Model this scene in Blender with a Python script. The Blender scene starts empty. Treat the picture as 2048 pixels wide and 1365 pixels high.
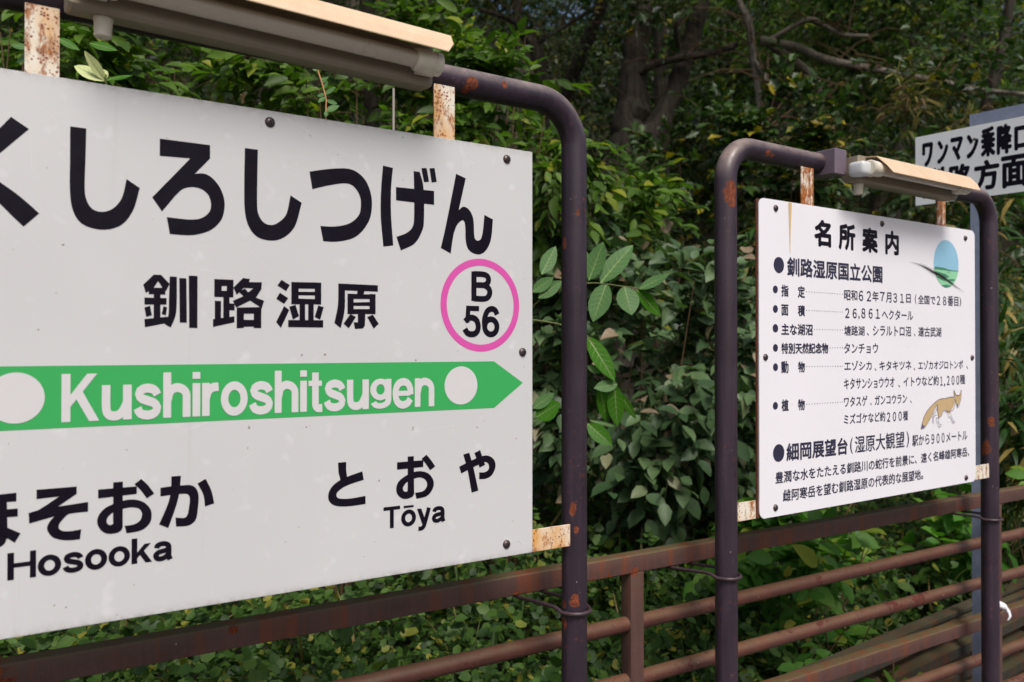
import bpy, bmesh, math, random
import numpy as np
from mathutils import Vector, Matrix
R = math.radians
random.seed(5)
scene = bpy.context.scene
COL = scene.collection

# ---------------------------------------------------------------- camera, light, exposure
cam_data = bpy.data.cameras.new('camera')
cam_data.sensor_width = 36.0
cam_data.lens = 30.15
cam_data.clip_start = 0.05
cam_data.clip_end = 1000
cam_data.dof.use_dof = True
cam_data.dof.focus_distance = 2.05
cam_data.dof.aperture_fstop = 4.2
cam = bpy.data.objects.new('camera', cam_data)
COL.objects.link(cam)
cam.location = (0, 0, 1.66)
cam.rotation_euler = (R(90 + 0.484), 0, 0)
scene.camera = cam

A1, A2, AF = R(34.217), R(35.258), R(33.149)     # headings of the two sign frames and of the railing
SUN_EL = R(52)
SUN_AZ_VEC = Vector((-0.24, -1.0, 0))              # horizontal direction to the sun, in the frame of the signs
SUN_DIR = Matrix.Rotation(A1, 3, 'Z') @ SUN_AZ_VEC
SUN_DIR.normalize()
world = bpy.data.worlds.new('World')
scene.world = world
world.use_nodes = True
wn = world.node_tree
bgn = wn.nodes['Background']
sky = wn.nodes.new('ShaderNodeTexSky')
sky.sky_type = 'NISHITA'
sky.sun_disc = False
sky.sun_elevation = SUN_EL
sky.sun_rotation = math.atan2(SUN_DIR.x, SUN_DIR.y)
sky.air_density = 1.0
sky.dust_density = 5.0
sky.ozone_density = 1.0
wn.links.new(sky.outputs[0], bgn.inputs[0])
bgn.inputs[1].default_value = 0.10
sun = bpy.data.lights.new('sun', 'SUN')
sun.energy = 2.1
sun.angle = R(20)
sun.color = (1.0, 0.975, 0.95)
so = bpy.data.objects.new('sun', sun)
COL.objects.link(so)
d = Vector((SUN_DIR.x * math.cos(SUN_EL), SUN_DIR.y * math.cos(SUN_EL), math.sin(SUN_EL)))
so.rotation_euler = d.to_track_quat('Z', 'Y').to_euler()
so.location = (0, -5, 10)
scene.view_settings.view_transform = 'Standard'
scene.view_settings.look = 'None'
scene.view_settings.exposure = 0.2
scene.view_settings.gamma = 1
scene.view_settings.use_curve_mapping = False
scene.cycles.max_bounces = 6
scene.cycles.transmission_bounces = 4
scene.cycles.transparent_max_bounces = 8

# measured outlines, in mm on the boards (along, height), and plants in metres
GLYPHS = {'ku':[('r',[(106,2027),(91,2007),(73,1984),(60,1966),(55,1950),(55,1935),(60,1919),(75,1903),(92,1887),(108,1870),(124,1854)],[(131,2011),(91,1967),(81,1956),(77,1949),(77,1944),(78,1938),(83,1930),(91,1922),(111,1908),(130,1892),(146,1877)])],'shi':[('r',[(190,2024),(190,1971),(190,1919),(195,1885),(210,1864),(241,1858),(269,1869),(287,1896),(297,1934)],[(214,2024),(213,1974),(212,1925),(215,1905),(224,1891),(240,1888),(256,1896),(269,1915),(276,1947)])],'ro':[('p',[(329,2023),(414,2023),(414,1999),(380,1995),(329,1993)]),('p',[(380,1995),(414,1999),(388,1969),(356,1928),(333,1897),(317,1920)]),('r',[(380,1965),(393,1970),(408,1970),(422,1961),(434,1944),(440,1921),(435,1893),(418,1873),(397,1863),(376,1859),(346,1859)],[(356,1928),(368,1940),(385,1945),(401,1942),(412,1932),(416,1916),(412,1902),(399,1891),(381,1887),(364,1887),(341,1888)])],'shi2':[('r',[(476,2026),(475,1964),(476,1913),(483,1884),(499,1865),(526,1860),(550,1868),(571,1891),(584,1936)],[(500,2026),(499,1967),(499,1920),(503,1903),(512,1892),(525,1889),(539,1895),(554,1912),(562,1948)])],'tsu':[('r',[(599,1997),(635,2006),(673,2012),(696,2008),(715,1993),(726,1970),(729,1946),(725,1919),(710,1894),(688,1876),(654,1867),(627,1866)],[(605,1964),(635,1974),(668,1982),(685,1981),(697,1971),(704,1957),(705,1941),(702,1925),(690,1911),(674,1902),(648,1896),(621,1895)])],'ge':[('r',[(753,2027),(749,1981),(748,1927),(754,1864)],[(775,2025),(771,1983),(771,1929),(776,1868)]),('p',[(782,1987),(870,1988),(870,1959),(782,1960)]),('r',[(822,2024),(823,1988),(823,1928),(819,1908),(805,1895),(783,1886)],[(836,2024),(845,1991),(846,1924),(841,1901),(824,1875),(793,1859)]),('p',[(840,2032),(852,2034),(858,2006),(846,2004)]),('p',[(859,2034),(871,2036),(876,2008),(864,2005)])],'n':[('r',[(923,2030),(913,1984),(898,1917),(886,1870)],[(947,2023),(930,1955),(916,1896),(910,1860)]),('r',[(928,1952),(941,1962),(956,1956),(966,1937),(968,1905),(971,1894),(978,1892),(985,1896),(990,1913),(994,1949)],[(917,1902),(925,1921),(938,1933),(944,1929),(946,1915),(947,1889),(955,1870),(977,1862),(997,1871),(1011,1897),(1016,1941)])],'ho':[('p',[(79,1430),(116,1431),(116,1417),(79,1418)]),('p',[(79,1406),(118,1406),(118,1393),(79,1394)]),('p',[(91,1420),(103,1419),(104,1377),(122,1366),(114,1352),(103,1361),(92,1368)]),('r',[(103,1364),(101,1354),(94,1348),(82,1347),(72,1355),(71,1368),(79,1377),(92,1380),(104,1377)],[(92,1369),(91,1364),(87,1361),(81,1361),(79,1364),(79,1367),(84,1368),(92,1367),(104,1359)]),('p',[(51,1430),(61,1430),(62,1363),(51,1363)])],'so':[('p',[(144,1433),(202,1433),(202,1421),(176,1419),(144,1418)]),('p',[(176,1419),(202,1421),(175,1403),(165,1397),(146,1400),(158,1407)]),('p',[(133,1397),(146,1400),(175,1403),(219,1406),(219,1390),(200,1390),(172,1388),(134,1380)]),('r',[(170,1388),(163,1380),(159,1370),(162,1361),(169,1353),(181,1348),(194,1346),(207,1346)],[(200,1391),(190,1389),(183,1383),(177,1375),(176,1368),(181,1363),(192,1361),(209,1362)])],'o':[('p',[(234,1425),(294,1425),(294,1412),(234,1410)]),('p',[(257,1435),(272,1435),(272,1357),(257,1368)]),('r',[(272,1358),(268,1351),(258,1349),(248,1350),(239,1356),(233,1368),(234,1380),(243,1392),(258,1399),(273,1403),(290,1403),(305,1397),(315,1386),(318,1375),(316,1362),(307,1352),(295,1348),(278,1347)],[(257,1369),(257,1365),(252,1364),(250,1365),(248,1367),(247,1372),(250,1379),(258,1385),(272,1389),(280,1390),(287,1390),(297,1387),(302,1380),(302,1373),(299,1366),(290,1361),(275,1360)]),('r',[(301,1437),(312,1425),(322,1410)],[(290,1429),(300,1418),(310,1403)])],'ka':[('r',[(332,1419),(351,1420),(369,1420),(383,1419),(392,1412),(396,1399),(395,1378),(392,1359),(385,1351),(376,1348),(358,1349)],[(332,1404),(351,1405),(369,1405),(376,1404),(380,1400),(381,1391),(379,1376),(377,1367),(373,1363),(367,1363),(357,1365)]),('r',[(350,1437),(349,1411),(344,1389),(330,1356)],[(366,1437),(363,1406),(357,1382),(345,1348)]),('r',[(394,1421),(404,1400),(407,1379)],[(408,1428),(418,1406),(423,1383)])],'to':[('p',[(658,1438),(675,1438),(675,1422),(677,1408),(663,1403),(659,1419)]),('r',[(709,1417),(677,1409),(655,1400),(642,1388),(638,1376),(640,1365),(650,1356),(667,1352),(688,1351),(716,1352)],[(712,1400),(684,1394),(667,1388),(656,1380),(655,1375),(657,1370),(667,1367),(686,1366),(716,1368)])],'o2':[('p',[(785,1429),(845,1429),(845,1415),(785,1414)]),('p',[(809,1439),(823,1439),(824,1361),(809,1369)]),('r',[(824,1362),(820,1356),(808,1353),(796,1355),(786,1364),(783,1375),(787,1388),(800,1398),(821,1406),(838,1407),(855,1402),(866,1391),(870,1379),(866,1366),(855,1355),(842,1352),(829,1351)],[(809,1370),(806,1367),(804,1368),(801,1369),(798,1375),(801,1381),(809,1388),(825,1393),(838,1394),(849,1389),(854,1380),(852,1372),(846,1366),(836,1364),(826,1364)]),('r',[(852,1440),(863,1428),(873,1414)],[(841,1432),(851,1421),(861,1407)])],'ya':[('r',[(941,1434),(952,1399),(962,1351)],[(956,1437),(966,1406),(979,1354)]),('r',[(931,1409),(959,1419),(982,1426),(999,1428),(1013,1423),(1022,1412),(1022,1398),(1013,1384),(999,1378),(981,1378)],[(936,1394),(963,1404),(985,1411),(996,1414),(1004,1410),(1006,1403),(1004,1396),(994,1392),(981,1393)]),('p',[(969,1435),(983,1441),(996,1408),(982,1403),(977,1415)])],'sen':[('p',[(320,1787),(327,1776),(320,1764),(311,1757),(307,1755),(303,1769)]),('p',[(320,1787),(332,1787),(346,1772),(340,1759),(334,1765),(327,1776)]),('p',[(312,1764),(339,1765),(339,1753),(312,1753)]),('p',[(320,1754),(331,1754),(331,1711),(320,1711)]),('p',[(305,1747),(341,1747),(341,1736),(305,1735)]),('p',[(305,1730),(314,1733),(317,1717),(308,1714)]),('p',[(336,1733),(342,1731),(340,1717),(333,1719)]),('p',[(305,1710),(343,1715),(343,1704),(306,1696)]),('r',[(346,1785),(345,1743),(344,1717),(338,1702)],[(358,1785),(358,1742),(356,1717),(348,1696)]),('p',[(362,1783),(374,1783),(375,1705),(363,1705)]),('p',[(378,1788),(393,1788),(393,1696),(379,1696)])],'ji':[('p',[(422,1784),(456,1784),(456,1773),(422,1771)]),('p',[(422,1763),(456,1764),(456,1752),(422,1752)]),('p',[(422,1772),(435,1773),(435,1762),(422,1762)]),('p',[(444,1773),(456,1773),(456,1763),(444,1763)]),('p',[(438,1752),(449,1752),(449,1716),(438,1715)]),('p',[(448,1741),(458,1741),(458,1729),(448,1729)]),('p',[(423,1745),(434,1745),(434,1712),(423,1712)]),('p',[(420,1712),(458,1718),(458,1707),(420,1698)]),('p',[(473,1788),(486,1787),(484,1780),(462,1757),(456,1770)]),('p',[(481,1781),(508,1782),(507,1770),(474,1770)]),('p',[(492,1770),(508,1771),(497,1753),(461,1734),(455,1746),(474,1755)]),('p',[(477,1769),(465,1763),(474,1755),(508,1734),(512,1748),(497,1753),(484,1761)]),('p',[(462,1734),(507,1736),(507,1724),(462,1723)]),('p',[(462,1723),(475,1723),(475,1697),(462,1696)]),('p',[(493,1724),(507,1724),(507,1697),(493,1697)]),('p',[(473,1712),(494,1712),(494,1700),(473,1699)])],'shitsu':[('p',[(545,1788),(561,1779),(554,1767),(537,1777)]),('p',[(542,1764),(558,1754),(550,1743),(535,1752)]),('p',[(550,1739),(560,1732),(544,1698),(535,1709)]),('p',[(564,1785),(578,1785),(578,1743),(564,1743)]),('p',[(610,1786),(623,1786),(623,1744),(610,1744)]),('p',[(576,1785),(611,1786),(611,1774),(576,1773)]),('p',[(576,1767),(611,1768),(611,1761),(576,1760)]),('p',[(576,1754),(611,1754),(611,1744),(576,1743)]),('p',[(580,1744),(591,1744),(591,1713),(580,1712)]),('p',[(597,1744),(608,1744),(608,1713),(597,1713)]),('p',[(560,1738),(572,1742),(579,1721),(567,1714)]),('p',[(617,1742),(628,1739),(621,1715),(610,1720)]),('p',[(558,1713),(627,1714),(627,1700),(558,1700)])],'gen':[('p',[(658,1786),(742,1786),(742,1773),(658,1773)]),('r',[(658,1775),(657,1743),(650,1709)],[(672,1775),(671,1734),(663,1699)]),('p',[(698,1773),(713,1773),(711,1766),(697,1766)]),('p',[(677,1767),(690,1767),(690,1727),(677,1727)]),('p',[(724,1768),(737,1768),(737,1728),(724,1728)]),('p',[(688,1767),(725,1767),(725,1758),(688,1757)]),('p',[(688,1750),(725,1752),(725,1744),(688,1743)]),('p',[(688,1737),(725,1738),(725,1728),(688,1727)]),('p',[(699,1728),(715,1729),(714,1705),(710,1699),(693,1698),(690,1711),(699,1711)]),('p',[(683,1727),(695,1722),(680,1699),(669,1708)]),('p',[(731,1727),(744,1709),(733,1699),(719,1722)])]}
ROWS = [('名',2168,2250,1959,2039,4),('所',2287,2373,1957,2038,4),('案',2409,2494,1957,2036,4),('内',2535,2613,1958,2036,4),('釧路湿原国立公園',2041,2519,1865,1920,3),('指',2015,2048,1806,1840,2),('定',2090,2123,1805,1840,2),('昭和',2314,2383,1805,1838,1.5),('６２',2390,2456,1805,1838,1.5),('年',2463,2497,1806,1839,1.5),('７',2504,2531,1809,1838,1.5),('月',2538,2569,1805,1838,1.5),('３１',2579,2641,1806,1837,1.5),('日',2654,2682,1807,1837,1.5),('(',2706,2715,1805,1838,1),('全国で',2725,2833,1806,1837,1),('２８',2841,2903,1806,1837,1),('番目',2911,2983,1805,1840,1),(')',2990,3002,1805,1838,1),('面',2015,2047,1752,1784,2),('積',2090,2123,1752,1784,2),('２６',2319,2379,1751,1782,1.8),(',',2387,2395,1749,1760,1.8),('８６１',2403,2503,1752,1784,1.8),('ヘクタール',2515,2695,1751,1783,1),('主な湖沼',2015,2159,1697,1730,2),('塘路湖',2314,2420,1698,1729,1),('、',2433,2444,1699,1707,1),('シラルトロ',2465,2644,1699,1731,1),('沼',2650,2682,1698,1731,1),('、',2700,2709,1699,1708,1),('達古武湖',2726,2870,1698,1731,1),('特別天然記念物',2015,2234,1644,1676,2),('タンチョウ',2313,2494,1644,1676,1),('動',2014,2047,1589,1624,2),('物',2090,2122,1590,1622,2),('エゾシカ',2314,2458,1592,1622,1),('、',2474,2483,1589,1598,1),('キタキツネ',2500,2683,1590,1620,1),('、',2697,2706,1587,1596,1),('エゾカオジロトンボ',2725,3013,1589,1619,1),('、',3035,3046,1587,1598,1),('キタサンショウウオ',2312,2585,1535,1569,1),('、',2606,2616,1534,1543,1),('イトウなど約',2636,2852,1535,1568,1),('１',2862,2877,1533,1565,1.5),(',',2885,2894,1529,1540,1.5),('２００',2904,2986,1533,1566,1.5),('種',2990,3026,1535,1568,1),('植',2015,2047,1482,1516,2),('物',2089,2121,1481,1514,2),('ワタスゲ',2312,2434,1482,1514,1),('、',2449,2457,1482,1491,1),('ガンコウラン',2474,2657,1482,1513,1),('、',2676,2685,1481,1490,1),('ミズゴケなど約',2311,2532,1429,1461,1),('２００',2541,2626,1426,1457,1.5),('種',2633,2662,1426,1457,1),('細岡展望台',2036,2330,1339,1391,3),('(',2342,2356,1339,1388,1.2),('湿原大観望',2367,2641,1339,1392,1.2),(')',2653,2668,1338,1390,1.2),('駅から',2687,2792,1338,1375,1),('９００',2804,2888,1339,1373,1.5),('メートル',2897,3040,1340,1372,1),('豊潤な水をたたえる釧路川の蛇行を前景に、遠く名峰雄阿寒岳、',1987,3053,1280,1314,1.2),('雌阿寒岳を望む釧路湿原の代表的な展望地。',2020,2752,1226,1261,1.2)]
BULLETS = [(2005,1894,23),(1989,1825,11),(1989,1770,11),(1989,1716,12),(1989,1661,11),(1989,1607,11),(1988,1499,11),(2002,1366,25)]
LEADERS = [(2130,1824,2306,1823,15),(2130,1770,2306,1769,15),(2167,1715,2306,1715,12),(2243,1661,2305,1662,6),(2131,1607,2306,1606,15),(2130,1498,2305,1498,15)]
PICTURE = {'c':(2904,1949),'top':(2900,2030),'l':(2823,1951),'hz':[(2828,1935),(2855,1935),(2882,1934),(2910,1929),(2948,1927),(2984,1927)],'hill':[(2828,1935),(2852,1935),(2889,1934),(2916,1930),(2954,1928),(2984,1929),(2984,1926),(2935,1925),(2892,1926),(2828,1927)],'blobs':[[(2830,1919),(2861,1917),(2898,1913),(2923,1905),(2898,1900),(2867,1905),(2836,1906)],[(2909,1894),(2935,1899),(2965,1897),(2948,1892),(2916,1891)],[(2876,1875),(2904,1878),(2935,1874),(2925,1869),(2900,1867),(2882,1870)],[(2836,1904),(2873,1899),(2904,1893),(2891,1890),(2855,1897)],[(2910,1922),(2926,1921),(2923,1920),(2911,1920)]],'dark_streak':[(2673,1943),(2753,1933),(2836,1912),(2898,1896),(2960,1875),(3024,1855)],'hair':[(2630,2025),(2634,2041),(2648,2053),(2668,2055)]}
FOX = {'body':[(2951,1493),(2918,1493),(2895,1490),(2858,1489),(2831,1480),(2829,1462),(2842,1471),(2841,1454),(2848,1426),(2867,1433),(2878,1450),(2895,1449),(2912,1440),(2926,1435),(2926,1446),(2943,1455),(2956,1473)],'tail':[(2831,1481),(2799,1466),(2775,1451),(2756,1432),(2743,1405),(2770,1402),(2792,1421),(2811,1440),(2829,1462),(2841,1472)],'tip':[(2746,1409),(2738,1393),(2757,1397),(2763,1401)],'head':[(2951,1502),(2961,1499),(2987,1499),(2996,1496),(2994,1485),(2985,1472),(2976,1462),(2968,1465),(2958,1477)],'ear1':[(2948,1518),(2962,1499),(2951,1495)],'ear2':[(2999,1518),(2985,1498),(2996,1495)],'nose':[(2968,1466),(2977,1466),(2973,1454)],'lines':[[(2951,1493),(2918,1493),(2895,1490),(2858,1489),(2831,1481),(2799,1466),(2775,1451),(2756,1432),(2743,1405),(2738,1393),(2765,1400),(2789,1420),(2811,1440),(2829,1462),(2841,1471)],[(2842,1471),(2841,1454),(2848,1426),(2833,1426),(2834,1415),(2843,1405),(2847,1395),(2863,1396),(2865,1401),(2853,1404),(2847,1415),(2848,1426)],[(2837,1464),(2833,1449),(2816,1439),(2810,1427),(2809,1414),(2814,1409),(2818,1411),(2814,1418),(2818,1433),(2835,1435)],[(2848,1426),(2867,1433),(2878,1450)],[(2877,1450),(2890,1446),(2912,1445),(2938,1447),(2948,1456),(2954,1470)],[(2895,1449),(2910,1434),(2912,1425),(2922,1424),(2940,1404),(2953,1406),(2942,1411),(2932,1424),(2925,1437)],[(2951,1496),(2948,1518),(2962,1499),(2986,1498),(2999,1518),(2996,1488),(2987,1472),(2973,1454),(2963,1470),(2954,1486)]]}
SHRUBS=[('bright_shrub', 'bright green shrub with toothed leaves behind the top left corner of the station name board', 'ash', (-1.92, 3.3, 2.79), 0.22, 0.21, 900),
('leafy_shrub', 'mid green shrub with drooping leaves directly below the left tube lamp', 'ash', (-1.76, 4.4, 2.96), 0.62, 0.31, 1500),
('leafy_shrub', 'fresh green shrub beside the orange vine above the station name board', 'ash', (-0.71, 4.0, 2.8), 0.44, 0.21, 1000),
('leafy_shrub', 'light green shrub showing between the station name board and the pipe bend', 'ash', (-0.04, 4.4, 2.81), 0.44, 0.28, 1300),
('leafy_shrub', 'bright green bush just right of the big frame pipe at mid height', 'ash', (0.38, 4.8, 2.49), 0.34, 0.36, 1000),
('hanging_branch', 'light green leafy branch hanging over the bend of the big pipe frame', 'ash', (-0.13, 5.6, 3.58), 0.46, 0.33, 1100),
('poplar_shrub', 'dull grey green shrub with rounded leaves filling the gap between the two sign frames', 'poplar', (0.7, 4.5, 1.57), 0.52, 0.63, 3000),
('poplar_shrub', 'dark shrub with heart shaped leaves directly behind the left post of the information board', 'poplar', (1.21, 5.0, 1.3), 0.44, 0.73, 1600),
('oak_sapling', 'dark green oak sapling with lobed leaves right of the thick trunk', 'oak', (1.7, 7.0, 2.96), 0.69, 0.61, 1500),
('oak_sapling', 'dark oak sapling above the information board, left of its lamp', 'oak', (2.07, 6.6, 3.07), 0.5, 0.65, 1500),
('oak_sapling', 'shaded oak sapling at mid height between the two frames', 'oak', (1.16, 6.5, 2.33), 0.49, 0.42, 1200),
('dry_knotweed', 'yellowish withering knotweed clump behind the lamp of the information board', 'dry', (3.12, 6.8, 3.36), 0.52, 0.36, 800),
('bamboo_grass', 'dark bamboo grass beside the right edge of the photo, next to the last post', 'sasa', (3.29, 5.6, 2.11), 0.29, 0.59, 1300),
('bamboo_grass', 'dense bamboo grass at the right edge above the railing', 'sasa', (2.84, 4.8, 1.23), 0.25, 0.48, 1300),
('bamboo_grass', 'bamboo grass clump hidden behind the information board and its post', 'sasa', (2.6, 6.6, 2.61), 0.62, 0.46, 1100),
('broadleaf_bush', 'bush with large pale green leaves under the information board, behind the railing', 'broad', (1.4, 3.9, 0.7), 0.39, 0.2, 420),
('broadleaf_bush', 'small bush with bright serrated leaves above the lower rail, far right', 'broad', (1.34, 3.4, 0.47), 0.22, 0.12, 160),
('broadleaf_bush', 'leafy bush with yellow tinged leaves behind the upper pipe rail left of the grey post', 'broad', (2.16, 4.6, 0.5), 0.32, 0.3, 300),
('broadleaf_bush', 'low bush with round leaves at the right edge just under the top rail', 'broad', (2.48, 4.2, 0.82), 0.15, 0.17, 160),
('leafy_shrub', 'shaded shrub behind the lower left of the thick trunk', 'ash', (0.26, 5.2, 1.89), 0.33, 0.42, 900)]
TREES=[('oak_tree', 'thick double trunked oak with furrowed bark between the two frames', 'oak', [[(1.04, 9.5, 1.98, 0.33), (1.11, 9.5, 2.75, 0.28), (1.2, 9.5, 3.42, 0.24), (1.32, 9.5, 4.2, 0.2), (1.36, 9.5, 4.81, 0.14), (1.44, 9.5, 5.48, 0.13), (1.48, 9.5, 6.37, 0.12), (1.43, 9.5, 7.38, 0.1)], [(1.1, 9.4, 2.91, 0.22), (1.31, 9.4, 3.68, 0.18), (1.71, 9.4, 4.31, 0.11), (1.93, 9.4, 4.94, 0.1), (2.08, 9.4, 5.49, 0.1), (2.23, 9.4, 6.38, 0.08)], [(1.35, 9.4, 4.67, 0.05), (1.56, 9.3, 4.75, 0.04), (1.86, 9.2, 4.79, 0.04), (2.21, 9.1, 4.82, 0.04), (2.4, 9.0, 4.88, 0.03)], [(1.8, 9.2, 4.9, 0.03), (1.75, 9.1, 5.08, 0.03), (1.83, 9.1, 5.26, 0.03), (1.87, 9.1, 5.53, 0.03)]], [(1.05, 11.5, 8.38, 4.2, 2.2, 6000), (2.68, 11.0, 7.83, 3, 1.8, 3500)]), ('birch_sapling', 'slender pale barked sapling rising left of the information board lamp', 'oak', [[(2.22, 7.6, 3.29, 0.02), (2.19, 7.6, 3.87, 0.03), (2.14, 7.6, 4.27, 0.03), (2.1, 7.6, 4.58, 0.04), (2.03, 7.6, 4.71, 0.03), (1.94, 7.6, 5.03, 0.02)], [(2.15, 7.6, 4.22, 0.02), (2.21, 7.5, 4.06, 0.02), (2.22, 7.4, 3.92, 0.01)]], [(1.98, 7.6, 5.29, 1.6, 0.9, 1400)]), ('arching_tree', 'pale limbed tree whose long branch arches to the right above the information board', 'ash', [[(2.71, 8.2, 3.42, 0.05), (2.95, 8.2, 3.99, 0.04), (2.86, 8.2, 4.28, 0.04), (2.47, 8.2, 4.58, 0.04)], [(2.32, 8.0, 4.54, 0.04), (2.65, 8.0, 4.48, 0.04), (2.89, 7.9, 4.33, 0.04), (3.27, 7.8, 4.21, 0.03), (3.54, 7.8, 4.16, 0.03), (3.81, 7.7, 4.07, 0.03), (4.16, 7.6, 3.96, 0.02), (4.6, 7.6, 3.91, 0.02)], [(2.41, 8.0, 4.55, 0.02), (2.65, 8.0, 4.68, 0.02), (2.81, 8.0, 4.73, 0.03), (3.07, 8.0, 4.6, 0.02), (3.35, 8.0, 4.58, 0.02)]], [(3.46, 9.6, 5.41, 1.5, 1.0, 2800), (4.64, 9.6, 5.29, 2.0, 1.1, 5000), (3.63, 8.0, 5.2, 1.6, 0.5, 1500)]), ('slim_tree', 'grey slanting trunk near the right edge above the small white notice', 'oak', [[(4.65, 8.6, 3.5, 0.06), (4.74, 8.6, 3.96, 0.06), (4.86, 8.6, 4.41, 0.06), (4.96, 8.6, 4.81, 0.05), (5.06, 8.6, 5.47, 0.04)]], [(4.96, 8.6, 4.91, 1.6, 1.3, 4000)]), ('dark_tree', 'dark trunk standing behind the left lamp', 'ash', [[(-1.63, 10, 4.21, 0.09), (-1.67, 10, 4.98, 0.09), (-1.7, 10, 5.74, 0.09), (-1.73, 10, 6.68, 0.07)]], [(-1.9, 10, 6.09, 2.6, 1.8, 5200)]), ('dark_tree', 'crooked thin tree left of the thick oak', 'ash', [[(0.48, 9, 3.59, 0.08), (0.35, 9, 4.17, 0.08), (0.27, 9, 4.75, 0.07), (0.08, 9, 5.07, 0.05), (0.03, 9, 5.65, 0.05)], [(0.27, 9, 4.75, 0.03), (0.03, 8.9, 5.05, 0.03), (-0.33, 8.8, 5.15, 0.02)], [(0.19, 9, 4.83, 0.03), (0.5, 8.9, 4.98, 0.02), (0.85, 8.8, 5.17, 0.02)]], [(-0.08, 9.4, 5.44, 2.3, 1.1, 4800)]), ('dark_tree', 'shaded tree at the far left edge behind the bright shrub', 'ash', [[(-3.57, 8, 3.37, 0.08), (-3.62, 8, 4.22, 0.07), (-3.67, 8, 4.92, 0.07), (-3.72, 8, 5.86, 0.06)]], [(-3.58, 8, 5.11, 2.6, 1.4, 4500)]), ('dark_tree', 'leaning trunk low at the right edge between post and frame', 'oak', [[(3.47, 6.2, 0.64, 0.08), (3.6, 6.2, 1.0, 0.07), (3.71, 6.2, 1.43, 0.07), (3.8, 6.2, 2.01, 0.07), (3.9, 6.2, 2.81, 0.06)]], [(4.1, 6.4, 3.14, 1.2, 1.1, 1800)]), ('dark_tree', 'straight dark trunk between the oak stems in the wood', 'ash', [[(2.11, 12, 4.23, 0.1), (2.09, 12, 5.5, 0.1), (2.06, 12, 6.55, 0.09), (2.05, 12, 7.96, 0.08)]], [(2.24, 12.5, 6.61, 2.8, 2.2, 5200)]), ('dark_tree', 'distant slim trunk above the small white notice', 'ash', [[(5.37, 12, 3.6, 0.08), (5.44, 12, 4.79, 0.08), (5.66, 12, 6.13, 0.07), (5.8, 12, 7.26, 0.06)]], [(5.53, 12.5, 6.02, 3.2, 2.2, 6000)]), ('dark_tree', 'distant trunk hidden among leaves above the station name board', 'oak', [[(-3.68, 12.5, 4.56, 0.1), (-3.72, 12.5, 6.02, 0.09), (-3.76, 12.5, 7.49, 0.09)]], [(-3.68, 12.5, 6.32, 3.6, 2.6, 6500)])]
SHOOT1=[((0.1, 2.9, 1.91), (0.15, 2.93, 2.01), 0.44), ((0.26, 2.9, 1.89), (0.31, 2.9, 2.02), 0.46), ((0.3, 2.9, 1.88), (0.41, 2.92, 2.02), 0.4), ((0.32, 2.9, 1.88), (0.27, 2.87, 1.75), 0.52), ((0.38, 2.9, 1.87), (0.4, 2.87, 1.77), 0.75), ((0.42, 2.9, 1.86), (0.51, 2.95, 1.77), 0.36), ((0.43, 2.9, 1.86), (0.53, 2.88, 1.91), 0.36), ((0.07, 2.9, 1.85), (0.14, 2.9, 1.9), 0.5), ((0.09, 2.9, 1.83), (0.17, 2.9, 1.89), 0.45), ((0.23, 2.9, 1.88), (0.25, 2.95, 2.0), 0.5)]
SHOOT2=[((0.25, 2.85, 1.7), (0.34, 2.83, 1.55), 0.36), ((0.29, 2.85, 1.54), (0.32, 2.87, 1.41), 0.34), ((0.34, 2.85, 1.54), (0.35, 2.85, 1.4), 0.4), ((0.35, 2.85, 1.52), (0.42, 2.88, 1.42), 0.22), ((0.35, 2.85, 1.54), (0.27, 2.82, 1.53), 0.5), ((0.25, 2.85, 1.41), (0.33, 2.82, 1.34), 0.5), ((0.07, 2.85, 1.46), (0.14, 2.85, 1.51), 0.5), ((0.08, 2.85, 1.43), (0.16, 2.83, 1.48), 0.75), ((0.24, 2.85, 1.66), (0.29, 2.85, 1.65), 0.4), ((0.25, 2.85, 1.6), (0.3, 2.85, 1.58), 0.5), ((0.26, 2.85, 1.42), (0.35, 2.85, 1.4), 0.14)]
TWIG1=[(0.03, 2.95, 1.76), (0.13, 2.92, 1.85), (0.26, 2.9, 1.88), (0.37, 2.9, 1.87), (0.45, 2.9, 1.86)]
TWIG2=[(0.04, 2.9, 1.76), (0.16, 2.88, 1.74), (0.25, 2.85, 1.7), (0.32, 2.85, 1.58), (0.35, 2.85, 1.52)]
PALE=[((-0.76, 1.6, 2.16), (-0.82, 1.6, 2.19), 0.42), ((-0.76, 1.6, 2.16), (-0.79, 1.58, 2.21), 0.3), ((-0.76, 1.6, 2.16), (-0.78, 1.62, 2.19), 0.5), ((-0.76, 1.6, 2.16), (-0.72, 1.62, 2.18), 0.3), ((-0.89, 1.6, 2.22), (-0.94, 1.62, 2.2), 0.4), ((-0.9, 1.6, 2.22), (-0.94, 1.6, 2.23), 0.35), ((-0.85, 1.6, 2.24), (-0.81, 1.6, 2.22), 0.35), ((-0.79, 1.6, 2.23), (-0.74, 1.6, 2.22), 0.35)]
VINE=[(-0.49, 2.3, 2.24), (-0.5, 2.3, 2.27), (-0.5, 2.3, 2.31), (-0.5, 2.3, 2.33), (-0.51, 2.3, 2.37), (-0.52, 2.3, 2.4), (-0.53, 2.3, 2.44)]
STICK=[(-0.36, 2.6, 2.3), (-0.36, 2.6, 2.45)]
RAG=[(1.91, 3.4, 0.65), (1.92, 3.39, 0.65), (1.94, 3.38, 0.64), (1.94, 3.36, 0.63), (1.93, 3.36, 0.6)]


# ---------------------------------------------------------------- materials
def srgb(r, g, b):
    f = lambda c: (c / 255 / 12.92) if c / 255 <= 0.04045 else ((c / 255 + 0.055) / 1.055) ** 2.4
    return (f(r), f(g), f(b), 1)

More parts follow.
